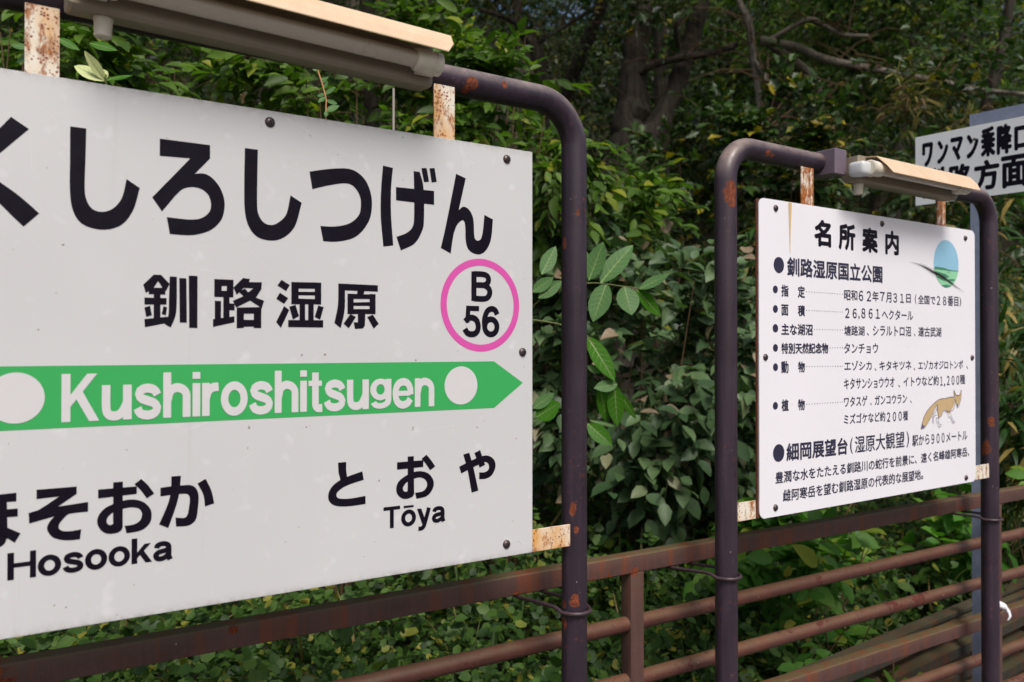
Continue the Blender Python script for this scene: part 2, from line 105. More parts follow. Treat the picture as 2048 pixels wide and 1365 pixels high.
class NT:
    def __init__(s, name):
        s.m = bpy.data.materials.new(name); s.m.use_nodes = True
        s.t = s.m.node_tree; s.b = s.t.nodes['Principled BSDF']
        s.tc = s.t.nodes.new('ShaderNodeTexCoord')
    def n(s, typ, **kw):
        x = s.t.nodes.new(typ)
        for k, v in kw.items(): setattr(x, k, v)
        return x
    def l(s, a, b): s.t.links.new(a, b)
    def vec(s, scale=(1, 1, 1), src='Object'):
        mp = s.n('ShaderNodeMapping'); mp.inputs['Scale'].default_value = scale
        s.l(s.tc.outputs[src], mp.inputs[0]); return mp.outputs[0]
    def noise(s, scale, detail=6, rough=.55, vscale=(1, 1, 1), dist=0):
        x = s.n('ShaderNodeTexNoise'); x.inputs['Scale'].default_value = scale
        x.inputs['Detail'].default_value = detail; x.inputs['Roughness'].default_value = rough
        x.inputs['Distortion'].default_value = dist
        s.l(s.vec(vscale), x.inputs['Vector']); return x.outputs['Fac']
    def ramp(s, fac, stops, interp='LINEAR'):
        x = s.n('ShaderNodeValToRGB'); cr = x.color_ramp; cr.interpolation = interp
        while len(cr.elements) < len(stops): cr.elements.new(0.5)
        for e, (p, c) in zip(cr.elements, stops):
            e.position = p; e.color = c if hasattr(c, '__len__') else (c, c, c, 1)
        s.l(fac, x.inputs[0]); return x.outputs[0]
    def mix(s, fac, a, b, mode='MIX'):
        x = s.n('ShaderNodeMix'); x.data_type = 'RGBA'; x.blend_type = mode
        for sock, v in ((x.inputs[0], fac), (x.inputs[6], a), (x.inputs[7], b)):
            if hasattr(v, 'is_linked'): s.l(v, sock)
            else: sock.default_value = v
        return x.outputs[2]
    def math(s, op, a, b=0.0, clamp=False):
        x = s.n('ShaderNodeMath', operation=op); x.use_clamp = clamp
        for sock, v in ((x.inputs[0], a), (x.inputs[1], b)):
            if hasattr(v, 'is_linked'): s.l(v, sock)
            else: sock.default_value = v
        return x.outputs[0]
    def out(s, color=None, rough=None, bump=None, bstr=.3, bdist=.002, metal=None, spec=None):
        for nm, v in (('Base Color', color), ('Roughness', rough), ('Metallic', metal), ('Specular IOR Level', spec)):
            if v is None: continue
            if hasattr(v, 'is_linked'): s.l(v, s.b.inputs[nm])
            else: s.b.inputs[nm].default_value = v
        if bump is not None:
            x = s.n('ShaderNodeBump'); x.inputs['Strength'].default_value = bstr; x.inputs['Distance'].default_value = bdist
            s.l(bump, x.inputs['Height']); s.l(x.outputs[0], s.b.inputs['Normal'])
        return s.m

def rusty_paint(name, paint, paint2, amount, spots=(), streak=0.0, moss=0.0, rough=.42, dust_light=None, runf=1.35, rustc=((58, 26, 16), (112, 52, 28), (160, 84, 44))):
    """aged paint: flaking rust patches, speckles, vertical rust streaks, upper side lightened by dust and a painted-in highlight"""
    k = NT(name)
    col = k.mix(k.ramp(k.noise(9, 4), [(.35, 0), (.7, 1)]), paint, paint2)
    grain = k.noise(220, 3, .6)
    col = k.mix(k.math('MULTIPLY', k.ramp(grain, [(.45, 0), (.75, 1)]), .25), col, (0.02, 0.018, 0.02, 1))
    runs = k.ramp(k.noise(55, 5, .7, (1, 1, .05)), [(.45, 0), (.75, .38)])
    col = k.mix(runs, col, tuple(min(1, c_ * runf + .01) for c_ in paint[:3]) + (1,))
    chip = k.ramp(k.noise(130, 2, .3), [(.775, 0), (.785, 1)])
    col = k.mix(k.math('MULTIPLY', chip, k.ramp(k.noise(3, 2), [(.45, 0), (.6, .9)])), col, srgb(190, 176, 160))
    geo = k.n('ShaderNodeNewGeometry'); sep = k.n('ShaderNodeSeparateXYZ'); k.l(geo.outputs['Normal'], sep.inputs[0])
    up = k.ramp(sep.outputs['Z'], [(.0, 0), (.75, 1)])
    if dust_light is not None:
        col = k.mix(k.math('MULTIPLY', up, k.ramp(k.noise(18, 6, .7, (1, 1, 1)), [(.3, .25), (.65, .95)])), col, dust_light)  # dust, plus the lit look of upward faces painted into the colour
    if moss:
        mm = k.math('MULTIPLY', up, k.ramp(k.noise(26, 8, .7), [(.36, 0), (.6, moss)]))
        col = k.mix(mm, col, srgb(92, 84, 52))
    if streak:
        st = k.ramp(k.noise(16, 5, .7, (1, 1, .10)), [(.50, 0), (.64, streak)])
        col = k.mix(st, col, srgb(120, 62, 34))
    big = k.ramp(k.noise(7, 9, .72), [(1 - amount, 0), (1 - amount + .03, 1)])
    sm = k.ramp(k.noise(60, 6, .7), [(.70 - amount * .1, 0), (.74 - amount * .1, 1)])
    sm = k.math('MULTIPLY', k.ramp(k.noise(110, 5, .7), [(.585, 0), (.62, 1)]), k.ramp(k.noise(6, 4, .6), [(.50, 0), (.60, 1)]))
    mask = k.math('MAXIMUM', big, k.math('MULTIPLY', sm, .75))
    if spots:
        nz = k.n('ShaderNodeTexNoise'); nz.inputs['Scale'].default_value = 55; nz.inputs['Detail'].default_value = 9; nz.inputs['Roughness'].default_value = .7
        k.l(k.tc.outputs['Object'], nz.inputs['Vector'])
        for (x, y, z, r, zs) in spots:
            vm = k.n('ShaderNodeVectorMath', operation='DISTANCE')
            mp = k.n('ShaderNodeMapping'); mp.inputs['Scale'].default_value = (1, 1, 1 / zs)
            k.l(k.tc.outputs['Object'], mp.inputs[0]); k.l(mp.outputs[0], vm.inputs[0])
            vm.inputs[1].default_value = (x, y, z / zs)
            v = k.math('ADD', vm.outputs['Value'], k.math('MULTIPLY', k.math('SUBTRACT', nz.outputs['Fac'], .5), r * 2.6))
            sp = k.math('LESS_THAN', v, r * 1.0)
            mask = k.math('MAXIMUM', mask, sp)
    rust = k.ramp(k.noise(140, 5, .7), [(.32, srgb(*rustc[0])), (.50, srgb(*rustc[1])), (.72, srgb(*rustc[2]))])
    col = k.mix(mask, col, rust)
    rg = k.math('ADD', k.math('MULTIPLY', mask, .42), k.math('ADD', rough, k.math('MULTIPLY', k.noise(40, 5), .18)), True)
    h = k.math('ADD', k.math('MULTIPLY', mask, -.5), k.math('MULTIPLY', grain, .35))
    return k.out(col, rg, h, .5, .0015)

def rusty_white(name, lo=.50):
    k = NT(name)
    base = k.mix(k.ramp(k.noise(10, 5, .6, (1, 1, .5)), [(.46, 0), (.66, 1)]), srgb(234, 226, 210), srgb(220, 166, 98))
    sp = k.ramp(k.noise(48, 8, .72, (1, 1, .45)), [(lo, 0), (lo + .05, .5), (lo + .11, 1)])
    deep = k.ramp(k.noise(150, 5, .7), [(.35, srgb(112, 56, 24)), (.7, srgb(200, 126, 56))])
    col = k.mix(sp, base, deep)
    pit = k.n('ShaderNodeTexVoronoi'); pit.inputs['Scale'].default_value = 150; k.l(k.vec(), pit.inputs['Vector'])
    on = k.math('MULTIPLY', k.ramp(pit.outputs['Distance'], [(.24, 1), (.36, 0)]), k.ramp(k.noise(30, 3), [(.48, 0), (.56, 1)]))
    col = k.mix(on, col, srgb(128, 58, 28))
    return k.out(col, .62, sp, .4, .001)

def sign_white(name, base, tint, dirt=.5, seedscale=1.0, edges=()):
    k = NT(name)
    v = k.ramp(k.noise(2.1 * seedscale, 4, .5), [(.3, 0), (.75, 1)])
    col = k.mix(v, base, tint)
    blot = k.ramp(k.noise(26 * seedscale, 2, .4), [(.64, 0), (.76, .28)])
    col = k.mix(blot, col, (0.86, 0.86, 0.88, 1))
    fleck = k.ramp(k.noise(95, 2, .3), [(.795, 0), (.81, dirt)])
    col = k.mix(fleck, col, srgb(120, 96, 78))
    drip = k.ramp(k.noise(30, 4, .6, (1, 1, .03)), [(.6, 0), (.85, dirt * .28)])
    col = k.mix(drip, col, srgb(150, 142, 130))
    sepz = k.n('ShaderNodeSeparateXYZ'); k.l(k.tc.outputs['Object'], sepz.inputs[0])
    for z0, z1 in edges:
        mr = k.n('ShaderNodeMapRange'); mr.inputs['From Min'].default_value = z0; mr.inputs['From Max'].default_value = z1; k.l(sepz.outputs['Z'], mr.inputs['Value'])
        gm = k.math('MULTIPLY', k.math('POWER', mr.outputs[0], 2.5), k.ramp(k.noise(60, 6, .7), [(.35, .05), (.7, .75)]))
        col = k.mix(gm, col, srgb(112, 104, 92))
    scr = k.n('ShaderNodeTexVoronoi'); scr.feature = 'DISTANCE_TO_EDGE'; scr.inputs['Scale'].default_value = 5.5; k.l(k.vec((1, 1, 2.5)), scr.inputs['Vector'])
    sc = k.math('MULTIPLY', k.ramp(scr.outputs['Distance'], [(.0, 1), (.0035, 0)]), k.ramp(k.noise(4, 3), [(.5, 0), (.58, .35)]))
    col = k.mix(sc, col, (.80, .80, .80, 1))
    return k.out(col, k.math('ADD', .28, k.math('MULTIPLY', k.noise(12, 5), .25)), k.noise(3, 2), .05, .002, spec=.4)

def plain(name, col, rough=.5, var=.1, metal=0, scale=40, bump=.15, dark=(.0, .0, .0, 1), spec=.5):
    k = NT(name)
    c = k.mix(k.math('MULTIPLY', k.ramp(k.noise(scale, 6, .6), [(.35, 0), (.75, 1)]), var), col, dark)
    return k.out(c, k.math('ADD', rough - .08, k.math('MULTIPLY', k.noise(scale * .6, 4), .16)), k.noise(scale * 3, 4), bump, .001, metal, spec)

def leaf_mat(name, c1, c2, c3, rare, rarep=.95, trans=.3, rough=.5, spec=.3):
    """leaf: every single leaf its own green, translucent"""
    k = NT(name)
    geo = k.n('ShaderNodeNewGeometry')
    rnd = geo.outputs['Random Per Island']
    col = k.ramp(rnd, [(0, c1), (.45, c2), (rarep - .06, c3), (rarep, rare), (1, rare)])
    col = k.mix(k.math('MULTIPLY', k.ramp(k.noise(60, 3), [(.4, 0), (.7, 1)]), .25), col, c1)
    k.b.inputs['Base Color'].default_value = c2
    k.l(col, k.b.inputs['Base Color'])
    k.b.inputs['Roughness'].default_value = rough
    k.b.inputs['Specular IOR Level'].default_value = spec
    tr = k.n('ShaderNodeBsdfTranslucent')
    tcol = k.mix(1.0, col, (1.3, 1.6, .6, 1), 'MULTIPLY')
    k.l(tcol, tr.inputs['Color'])
    ms = k.n('ShaderNodeMixShader'); ms.inputs[0].default_value = trans
    o = k.t.nodes['Material Output']
    k.l(k.b.outputs[0], ms.inputs[1]); k.l(tr.outputs[0], ms.inputs[2]); k.l(ms.outputs[0], o.inputs['Surface'])
    return k.m

def bark_mat(name, c1, c2, sc=1.0):
    k = NT(name)
    rid = k.noise(26 * sc, 7, .65, (1, 1, .14), .6)
    col = k.ramp(rid, [(.32, c1), (.62, c2)])
    lich = k.ramp(k.noise(6 * sc, 7, .7), [(.55, 0), (.7, .35)])
    col = k.mix(lich, col, srgb(120, 122, 105))
    return k.out(col, .9, rid, 1.0, .03 / sc)

M = {}
M['pipe1'] = rusty_paint('aubergine_pipe_paint', srgb(54, 42, 54), srgb(44, 34, 44), .30, 
    spots=[(-.030, -.001, 1.904, .0075, 2), (-.011, -.028, 1.978, .004, 2), (-.022, -.0206, 1.282, .008, 2), (-.015, -.026, 1.236, .006, 1.5), (-.0188, -.0237, 1.068, .012, 1.3), (-.030, .001, 1.058, .008, 1.5), (-.030, .001, 1.012, .009, 2), (-.300, -.029, 2.232, .013, 1.2), (-.315, -.022, 2.216, .011, 1.0), (-.22, -.028, 2.243, .007, 1.2)],
    dust_light=srgb(160, 146, 140), rough=.27, runf=2.3)
M['pipe2'] = rusty_paint('aubergine_pipe_paint_flaked', srgb(58, 45, 57), srgb(46, 36, 46), .31,
    spots=[(-.010, -.0285, 2.078, .017, 2.3), (-.004, -.029, 2.055, .010, 1.6), (.145, -.0285, 2.207, .011, .8), (.165, -.0285, 2.203, .008, .8), (1.4245, -.018, 1.391, .010, 1.8), (1.4185, .0, 1.289, .018, 1.3), (1.4185, -.003, 1.310, .010, 1.3)],
    dust_light=srgb(164, 146, 136), rough=.27, runf=2.3)
M['rail'] = rusty_paint('brown_railing_paint', srgb(92, 66, 62), srgb(78, 54, 49), .33, streak=.75, moss=.85, rough=.4, dust_light=srgb(112, 88, 66), spots=[(-.012, -.022, 1.046, .016, .8), (-.10, -.022, 1.044, .012, .7), (-.16, -.022, 1.043, .008, .7), (1.62, -.022, 1.05, .013, 1), (1.70, -.022, 1.045, .012, .8), (1.78, -.022, 1.046, .010, .8), (-.40, -.022, 1.045, .012, .6), (-1.1, -.022, 1.08, .010, .8)])
M['railpipe'] = rusty_paint('brown_railing_pipe_paint', srgb(92, 55, 46), srgb(72, 43, 37), .43, streak=.2, rough=.34, dust_light=srgb(116, 82, 64), moss=.35, rustc=((46, 22, 18), (84, 36, 26), (112, 52, 36)))
M['strap'] = rusty_white('rust_pitted_white_steel', .50)
M['strap_heavy'] = rusty_white('heavily_rusted_white_steel', .40)
M['dark_rust'] = plain('dark_rusty_steel', srgb(84, 48, 34), .7, .6, scale=120, bump=.4, dark=srgb(150, 84, 44))
M['loop'] = plain('dark_painted_round_bar', srgb(62, 52, 60), .4, .4, scale=60, bump=.1, dark=srgb(96, 60, 44))
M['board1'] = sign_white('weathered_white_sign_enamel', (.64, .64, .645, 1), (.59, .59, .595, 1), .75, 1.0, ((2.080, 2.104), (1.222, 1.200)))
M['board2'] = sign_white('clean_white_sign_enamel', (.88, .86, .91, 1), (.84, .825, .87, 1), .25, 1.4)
M['board3'] = sign_white('dull_white_sign_paint', (.90, .91, .92, 1), (.86, .87, .89, 1), .3, 2)
M['ink'] = plain('black_sign_lettering', (.007, .004, .010, 1), .4, .3, scale=30, bump=.05, dark=(.018, .02, .032, 1), spec=.12)
M['ink2'] = plain('blue_black_small_print', (.035, .033, .065, 1), .4, .2, bump=.03, dark=(.05, .05, .08, 1), spec=.2)
M['green'] = plain('green_line_band', srgb(58, 172, 92), .35, .12, scale=14, bump=.05, dark=srgb(70, 150, 90))
M['pink'] = plain('pink_line_ring', srgb(216, 82, 168), .35, .2, scale=20, bump=.05, dark=srgb(232, 110, 190))
M['white'] = plain('white_reversed_lettering', (.68, .665, .675, 1), .35, .1, bump=.05, dark=(.5, .5, .5, 1))
M['screw'] = plain('weathered_dark_screw', srgb(96, 84, 82), .35, .5, metal=.6, scale=200, bump=.2, dark=srgb(38, 30, 30))
M['cross'] = plain('screw_recess', (.01, .01, .01, 1), .7)
M['lamp_metal'] = plain('beige_lamp_housing_enamel', srgb(150, 138, 120), .42, .28, scale=12, bump=.08, dark=srgb(112, 100, 84))
M['hood'] = plain('cream_lamp_hood', srgb(226, 200, 168), .42, .45, scale=18, bump=.1, dark=srgb(196, 160, 126))
M['tube'] = plain('unlit_milky_tube_cover', srgb(202, 190, 174), .25, .1, scale=10, bump=.02, dark=srgb(160, 150, 140))
M['socket'] = plain('ivory_plastic_socket', srgb(226, 218, 200), .4, .25, scale=30, bump=.05, dark=srgb(140, 128, 104))
M['cap_white'] = plain('frosted_white_end_cap', srgb(210, 212, 212), .3, .15, scale=60, bump=.2, dark=srgb(150, 150, 150))
M['clamp'] = plain('mauve_grey_clamp_plate', srgb(118, 104, 116), .35, .3, scale=22, bump=.15, dark=srgb(80, 68, 80))
M['label'] = plain('grey_data_label', srgb(140, 134, 122), .4, .2)
M['galv'] = plain('blue_grey_galvanised_steel', srgb(146, 154, 178), .5, .35, metal=.0, scale=26, bump=.15, dark=srgb(90, 98, 118))
M['wood'] = rusty_paint('weathered_grey_green_plank', srgb(78, 76, 60), srgb(58, 60, 56), .24, streak=.6, moss=.5, rough=.75, dust_light=srgb(98, 90, 66))
M['cloth'] = plain('white_cloth_strip', srgb(238, 236, 240), .8, .1)
M['skyblue'] = plain('printed_pale_blue', srgb(150, 200, 226), .35, .25, scale=30, bump=.02, dark=srgb(132, 186, 214))
M['pgreen'] = plain('printed_pale_green', srgb(150, 214, 170), .35, .1, bump=.02, dark=srgb(130, 200, 150))
M['dgreen'] = plain('printed_dark_green', srgb(74, 142, 110), .35, .1, bump=.02)
M['fox'] = plain('printed_fox_tan', srgb(206, 178, 134), .4, .1, bump=.02)
M['outline'] = plain('printed_mauve_outline', srgb(110, 96, 118), .4, .1, bump=.02)
M['stain'] = plain('tan_water_stain', srgb(214, 184, 132), .4, .15, bump=.02, dark=srgb(198, 160, 104))
M['dark_streak'] = plain('grey_brown_streak', srgb(74, 62, 68), .5, .1, bump=.02)
M['dark_streak'].node_tree.nodes['Principled BSDF'].inputs['Alpha'].default_value = .085
M['bark'] = bark_mat('furrowed_oak_bark', (.015, .011, .008, 1), (.075, .06, .045, 1), .8)
M['bark_pale'] = bark_mat('pale_branch_bark', (.05, .042, .032, 1), (.24, .21, .17, 1), 3)
M['twig'] = plain('brown_twig', srgb(92, 70, 46), .8, .4)
M['greenstem'] = plain('green_stem', srgb(98, 104, 48), .6, .3)
M['vine'] = plain('orange_vine_bark', srgb(196, 140, 92), .6, .2)
M['stick'] = plain('bleached_stick', srgb(176, 168, 156), .7, .3)
g = lambda *c: srgb(*c)
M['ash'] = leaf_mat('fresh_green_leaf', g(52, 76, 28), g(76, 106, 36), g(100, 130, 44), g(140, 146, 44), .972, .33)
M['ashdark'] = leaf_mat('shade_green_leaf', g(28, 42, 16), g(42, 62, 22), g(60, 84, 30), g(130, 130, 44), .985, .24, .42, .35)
M['oak'] = leaf_mat('deep_green_oak_leaf', g(30, 48, 22), g(45, 70, 28), g(64, 90, 34), g(156, 140, 40), .98, .2, .4, .4)
M['poplar'] = leaf_mat('dusty_grey_green_leaf', g(56, 80, 50), g(76, 100, 64), g(98, 122, 80), g(150, 130, 108), .965, .2, .45)
M['dry'] = leaf_mat('withering_yellow_leaf', g(84, 90, 36), g(116, 114, 52), g(128, 108, 66), g(104, 78, 50), .75, .3, .6, .3)
M['sasa'] = leaf_mat('bamboo_grass_blade', g(38, 66, 30), g(56, 88, 38), g(84, 108, 48), g(156, 136, 76), .88, .25, .4)
M['broad'] = leaf_mat('soft_green_broad_leaf', g(66, 112, 40), g(86, 134, 52), g(110, 152, 58), g(150, 160, 56), .975, .35)
M['cover'] = leaf_mat('ground_cover_leaf', g(42, 66, 30), g(62, 92, 38), g(90, 120, 52), g(150, 146, 60), .965, .3)
M['grass'] = leaf_mat('grass_blade', g(54, 80, 34), g(78, 104, 44), g(120, 118, 66), g(160, 140, 92), .8, .3)
M['bigleaf'] = plain('large_sumac_leaf', srgb(84, 128, 66), .42, .25, scale=90, bump=.4, dark=srgb(60, 100, 48))
M['veincol'] = plain('pale_leaf_vein', srgb(138, 168, 96), .5, .1)
M['pale'] = plain('pale_leaf_underside', srgb(206, 214, 150), .55, .2, scale=160, bump=.5, dark=srgb(170, 184, 112))
def soil():
    k = NT('dark_leaf_litter_soil')
    c = k.ramp(k.noise(9, 9, .7), [(.3, (.018, .014, .009, 1)), (.55, (.045, .038, .02, 1)), (.75, (.06, .06, .03, 1))])
    return k.out(c, .95, k.noise(14, 8, .7), 1, .06)
M['soil'] = soil()
def asphalt():
    k = NT('platform_asphalt')
    c = k.ramp(k.noise(120, 6, .7), [(.3, (.05, .05, .05, 1)), (.7, (.16, .155, .15, 1))])
    return k.out(c, .9, k.noise(160, 4), .5, .004)
M['asphalt'] = asphalt()

# ---------------------------------------------------------------- object helpers
def tag(o, label=None, cat=None, group=None, kind=None):
    if label: o['label'] = label
    if cat: o['category'] = cat
    if group: o['group'] = group
    if kind: o['kind'] = kind
    return o
def empty(name, loc=(0, 0, 0), rz=0):
    o = bpy.data.objects.new(name, None); COL.objects.link(o)
    o.location = loc; o.rotation_euler = (0, 0, rz); o.empty_display_size = .1
    return o
def mesh_obj(name, verts, faces, mat, parent=None, smooth=False):
    me = bpy.data.meshes.new(name)
    if isinstance(verts, np.ndarray) and isinstance(faces, np.ndarray):
        n, m, q = len(verts), len(faces), faces.shape[1]
        me.vertices.add(n); me.vertices.foreach_set('co', verts.astype(np.float32).ravel())
        me.loops.add(m * q); me.loops.foreach_set('vertex_index', faces.astype(np.int32).ravel())
        me.polygons.add(m); me.polygons.foreach_set('loop_start', np.arange(0, m * q, q, dtype=np.int32))
        me.update(calc_edges=True)
    else:
        me.from_pydata([tuple(v) for v in verts], [], faces)
    if smooth: me.polygons.foreach_set('use_smooth', [True] * len(me.polygons))
    me.materials.append(mat)
    o = bpy.data.objects.new(name, me); COL.objects.link(o)
    if parent: o.parent = parent
    return o
class G:
    """collects simple solids into one mesh"""
    def __init__(s): s.v = []; s.f = []
    def add(s, v, f):
        k = len(s.v); s.v += [tuple(p) for p in v]; s.f += [tuple(i + k for i in q) for q in f]; return s
    def box(s, x0, x1, y0, y1, z0, z1, bev=0.0):
        bm = bmesh.new(); bmesh.ops.create_cube(bm, size=1)
        for v in bm.verts: v.co = Vector(((x0 + x1) / 2 + v.co.x * (x1 - x0), (y0 + y1) / 2 + v.co.y * (y1 - y0), (z0 + z1) / 2 + v.co.z * (z1 - z0)))
        if bev: bmesh.ops.bevel(bm, geom=bm.edges[:], offset=bev, segments=3, profile=.5, affect='EDGES')
        bm.verts.index_update()
        s.add([v.co.copy() for v in bm.verts], [[v.index for v in f.verts] for f in bm.faces]); bm.free(); return s
    def tube(s, pts, rad, seg=12, caps=True):
        P = [Vector(p) for p in pts]; n = len(P); vs = []; fs = []
        rr = rad if hasattr(rad, '__len__') else [rad] * n
        up = None
        for i in range(n):
            t = (P[min(i + 1, n - 1)] - P[max(i - 1, 0)]).normalized()
            if up is None:
                a = Vector((0, 0, 1)) if abs(t.z) < .9 else Vector((1, 0, 0))
                up = (a - t * a.dot(t)).normalized()
            else: up = (up - t * up.dot(t)).normalized()
            w = t.cross(up)
            for j in range(seg):
                q = 2 * math.pi * j / seg
                vs.append(P[i] + (up * math.cos(q) + w * math.sin(q)) * rr[i])
        for i in range(n - 1):
            for j in range(seg):
                a = i * seg + j; b = i * seg + (j + 1) % seg
                fs.append((a, a + seg, b + seg, b)[::-1])
        if caps: fs += [tuple(range(seg)), tuple(range((n - 1) * seg, n * seg))[::-1]]
        return s.add(vs, fs)
    def dome(s, c, r, h, axis=(0, -1, 0), seg=14, rings=4):
        c = Vector(c); ax = Vector(axis); a = Vector((0, 0, 1)); b = ax.cross(a); vs = []; fs = []
        for i in range(rings):
            q = math.pi / 2 * i / rings
            for j in range(seg):
                w = 2 * math.pi * j / seg
                vs.append(c + (a * math.cos(w) + b * math.sin(w)) * r * math.cos(q) + ax * h * math.sin(q))
        vs.append(c + ax * h)
        for i in range(rings - 1):
            for j in range(seg):
                k = i * seg + j; l = i * seg + (j + 1) % seg
                fs.append((k, l, l + seg, k + seg))
        for j in range(seg): fs.append(((rings - 1) * seg + j, (rings - 1) * seg + (j + 1) % seg, rings * seg))
        return s.add(vs, fs)
    def build(s, name, mat, parent=None, smooth=False):
        o = mesh_obj(name, s.v, s.f, mat, parent, smooth)
        if smooth: 
            try: o.data.set_sharp_from_angle(angle=R(40))
            except Exception: pass
        return o
def arc(c, r, a0, a1, n, y):
    return [(c[0] + r * math.cos(a0 + (a1 - a0) * i / n), y, c[1] + r * math.sin(a0 + (a1 - a0) * i / n)) for i in range(n + 1)]
def catmull(P, sub=6, closed=False):
    P = [Vector(p) for p in P]; n = len(P)
    if n < 3 and not closed: 
        return [P[0].lerp(P[-1], i / sub) for i in range(sub + 1)]
    out = []
    g = (lambda i: P[i % n]) if closed else (lambda i: P[i] if 0 <= i < n else (P[0] * 2 - P[1] if i < 0 else P[-1] * 2 - P[-2]))
    for i in range(n if closed else n - 1):
        a, b, c, e = g(i - 1), g(i), g(i + 1), g(i + 2)
        for k in range(sub):
            t = k / sub
            out.append(.5 * ((2 * b) + (c - a) * t + (2 * a - 5 * b + 4 * c - e) * t * t + (3 * b - a - 3 * c + e) * t ** 3))
    if not closed: out.append(P[-1].copy())
    return out
def resample(P, n):
    L = [0]
    for a, b in zip(P, P[1:]): L.append(L[-1] + (b - a).length)
    out = []; k = 0
    for i in range(n):
        t = L[-1] * i / (n - 1)
        while k < len(L) - 2 and L[k + 1] < t: k += 1
        seg = L[k + 1] - L[k]
        out.append(P[k].lerp(P[k + 1], (t - L[k]) / seg if seg > 0 else 0))
    return out

# ---------------------------------------------------------------- flat print on a board: thin sheets 0.3 mm and more proud of it
class Print:
    def __init__(s, x0, y, dy=.0003): s.x0 = x0; s.y = y; s.k = 0; s.g = G(); s.dy = dy
    def lev(s): s.k += 1; return s.y - s.dy - .00007 * (s.k % 7)
    def poly(s, P):
        y = s.lev(); P = [Vector((p[0], p[1])) for p in P]
        from mathutils.geometry import tessellate_polygon
        tri = tessellate_polygon([[Vector((p.x, p.y, 0)) for p in P]])
        f = []
        for t in tri:
            a, b, c = (P[i] for i in t)
            f.append(tuple(t) if (b - a).cross(c - a) > 0 else tuple(t[::-1]))
        s.g.add([(p.x - s.x0, y, p.y) for p in P], f)
    def ribbon(s, L, Rr, n=40):
        y = s.lev(); a = resample(catmull(L), n); b = resample(catmull(Rr), n)
        s.g.add([(p.x - s.x0, y, p.y) for p in a] + [(p.x - s.x0, y, p.y) for p in b], [(i, i + 1, n + i + 1, n + i) for i in range(n - 1)])
    def stroke(s, P, w, n=28, closed=False, smooth=True):
        C = catmull(P, 6, closed) if smooth else [Vector(p) for p in P]
        if closed: C.append(C[0].copy())
        if smooth: C = resample(C, n)
        A = []; B = []
        for i, p in enumerate(C):
            if closed: t = C[(i + 1) % (len(C) - 1) if i == len(C) - 1 else i + 1] - C[i - 1 if i else len(C) - 2]
            else: t = C[min(i + 1, len(C) - 1)] - C[max(i - 1, 0)]
            t = t.normalized(); q = Vector((-t.y, t.x)); ww = w if not callable(w) else w(i / (len(C) - 1))
            A.append(p + q * ww / 2); B.append(p - q * ww / 2)
        y = s.lev(); m = len(C)
        s.g.add([(p.x - s.x0, y, p.y) for p in A] + [(p.x - s.x0, y, p.y) for p in B], [(i, i + 1, m + i + 1, m + i) for i in range(m - 1)])
    def disc(s, c, r, n=48, r2=None):
        y = s.lev()
        P = [(c[0] + r * math.cos(2 * math.pi * i / n) - s.x0, y, c[1] + r * math.sin(2 * math.pi * i / n)) for i in range(n)]
        if r2 is None: s.g.add(P, [tuple(range(n))])
        else:
            Q = [(c[0] + r2 * math.cos(2 * math.pi * i / n) - s.x0, y, c[1] + r2 * math.sin(2 * math.pi * i / n)) for i in range(n)]
            s.g.add(P + Q, [(i, (i + 1) % n, n + (i + 1) % n, n + i) for i in range(n)])
    def text(s, txt, x0, x1, z0, z1, bold=0.0):
        """type from the built-in font, fitted to a box; bold (m) thickens it by laying shifted copies"""
        cu = bpy.data.curves.new('type', 'FONT'); cu.body = txt; cu.size = 1; cu.resolution_u = 3
        o = bpy.data.objects.new('type', cu); COL.objects.link(o)
        dg = bpy.context.evaluated_depsgraph_get(); me = bpy.data.meshes.new_from_object(o.evaluated_get(dg))
        V = np.array([v.co[:2] for v in me.vertices]); F = [tuple(p.vertices) for p in me.polygons]
        bpy.data.objects.remove(o); bpy.data.curves.remove(cu); bpy.data.meshes.remove(me)
        mn, mx = V.min(0), V.max(0)
        b = bold / 2
        X = x0 + b + (V[:, 0] - mn[0]) / max(mx[0] - mn[0], 1e-6) * (x1 - x0 - 2 * b)
        Zz = z0 + b + (V[:, 1] - mn[1]) / max(mx[1] - mn[1], 1e-6) * (z1 - z0 - 2 * b)
        offs = [(0, 0)]
        if bold: offs = [(b * math.cos(t * math.pi / 3), b * math.sin(t * math.pi / 3)) for t in range(6)] if bold < .002 else [(b * math.cos(t * math.pi / 4), b * math.sin(t * math.pi / 4)) for t in range(8)] + [(0, 0)]
        for k, (dx, dz) in enumerate(offs):
            y = s.y - s.dy - .00004 * k
            s.g.add([(a + dx - s.x0, y, c + dz) for a, c in zip(X, Zz)], F)
    def build(s, name, mat, parent): return s.g.build(name, mat, parent)
mm = lambda P: [(a / 1000, b / 1000) for a, b in P]

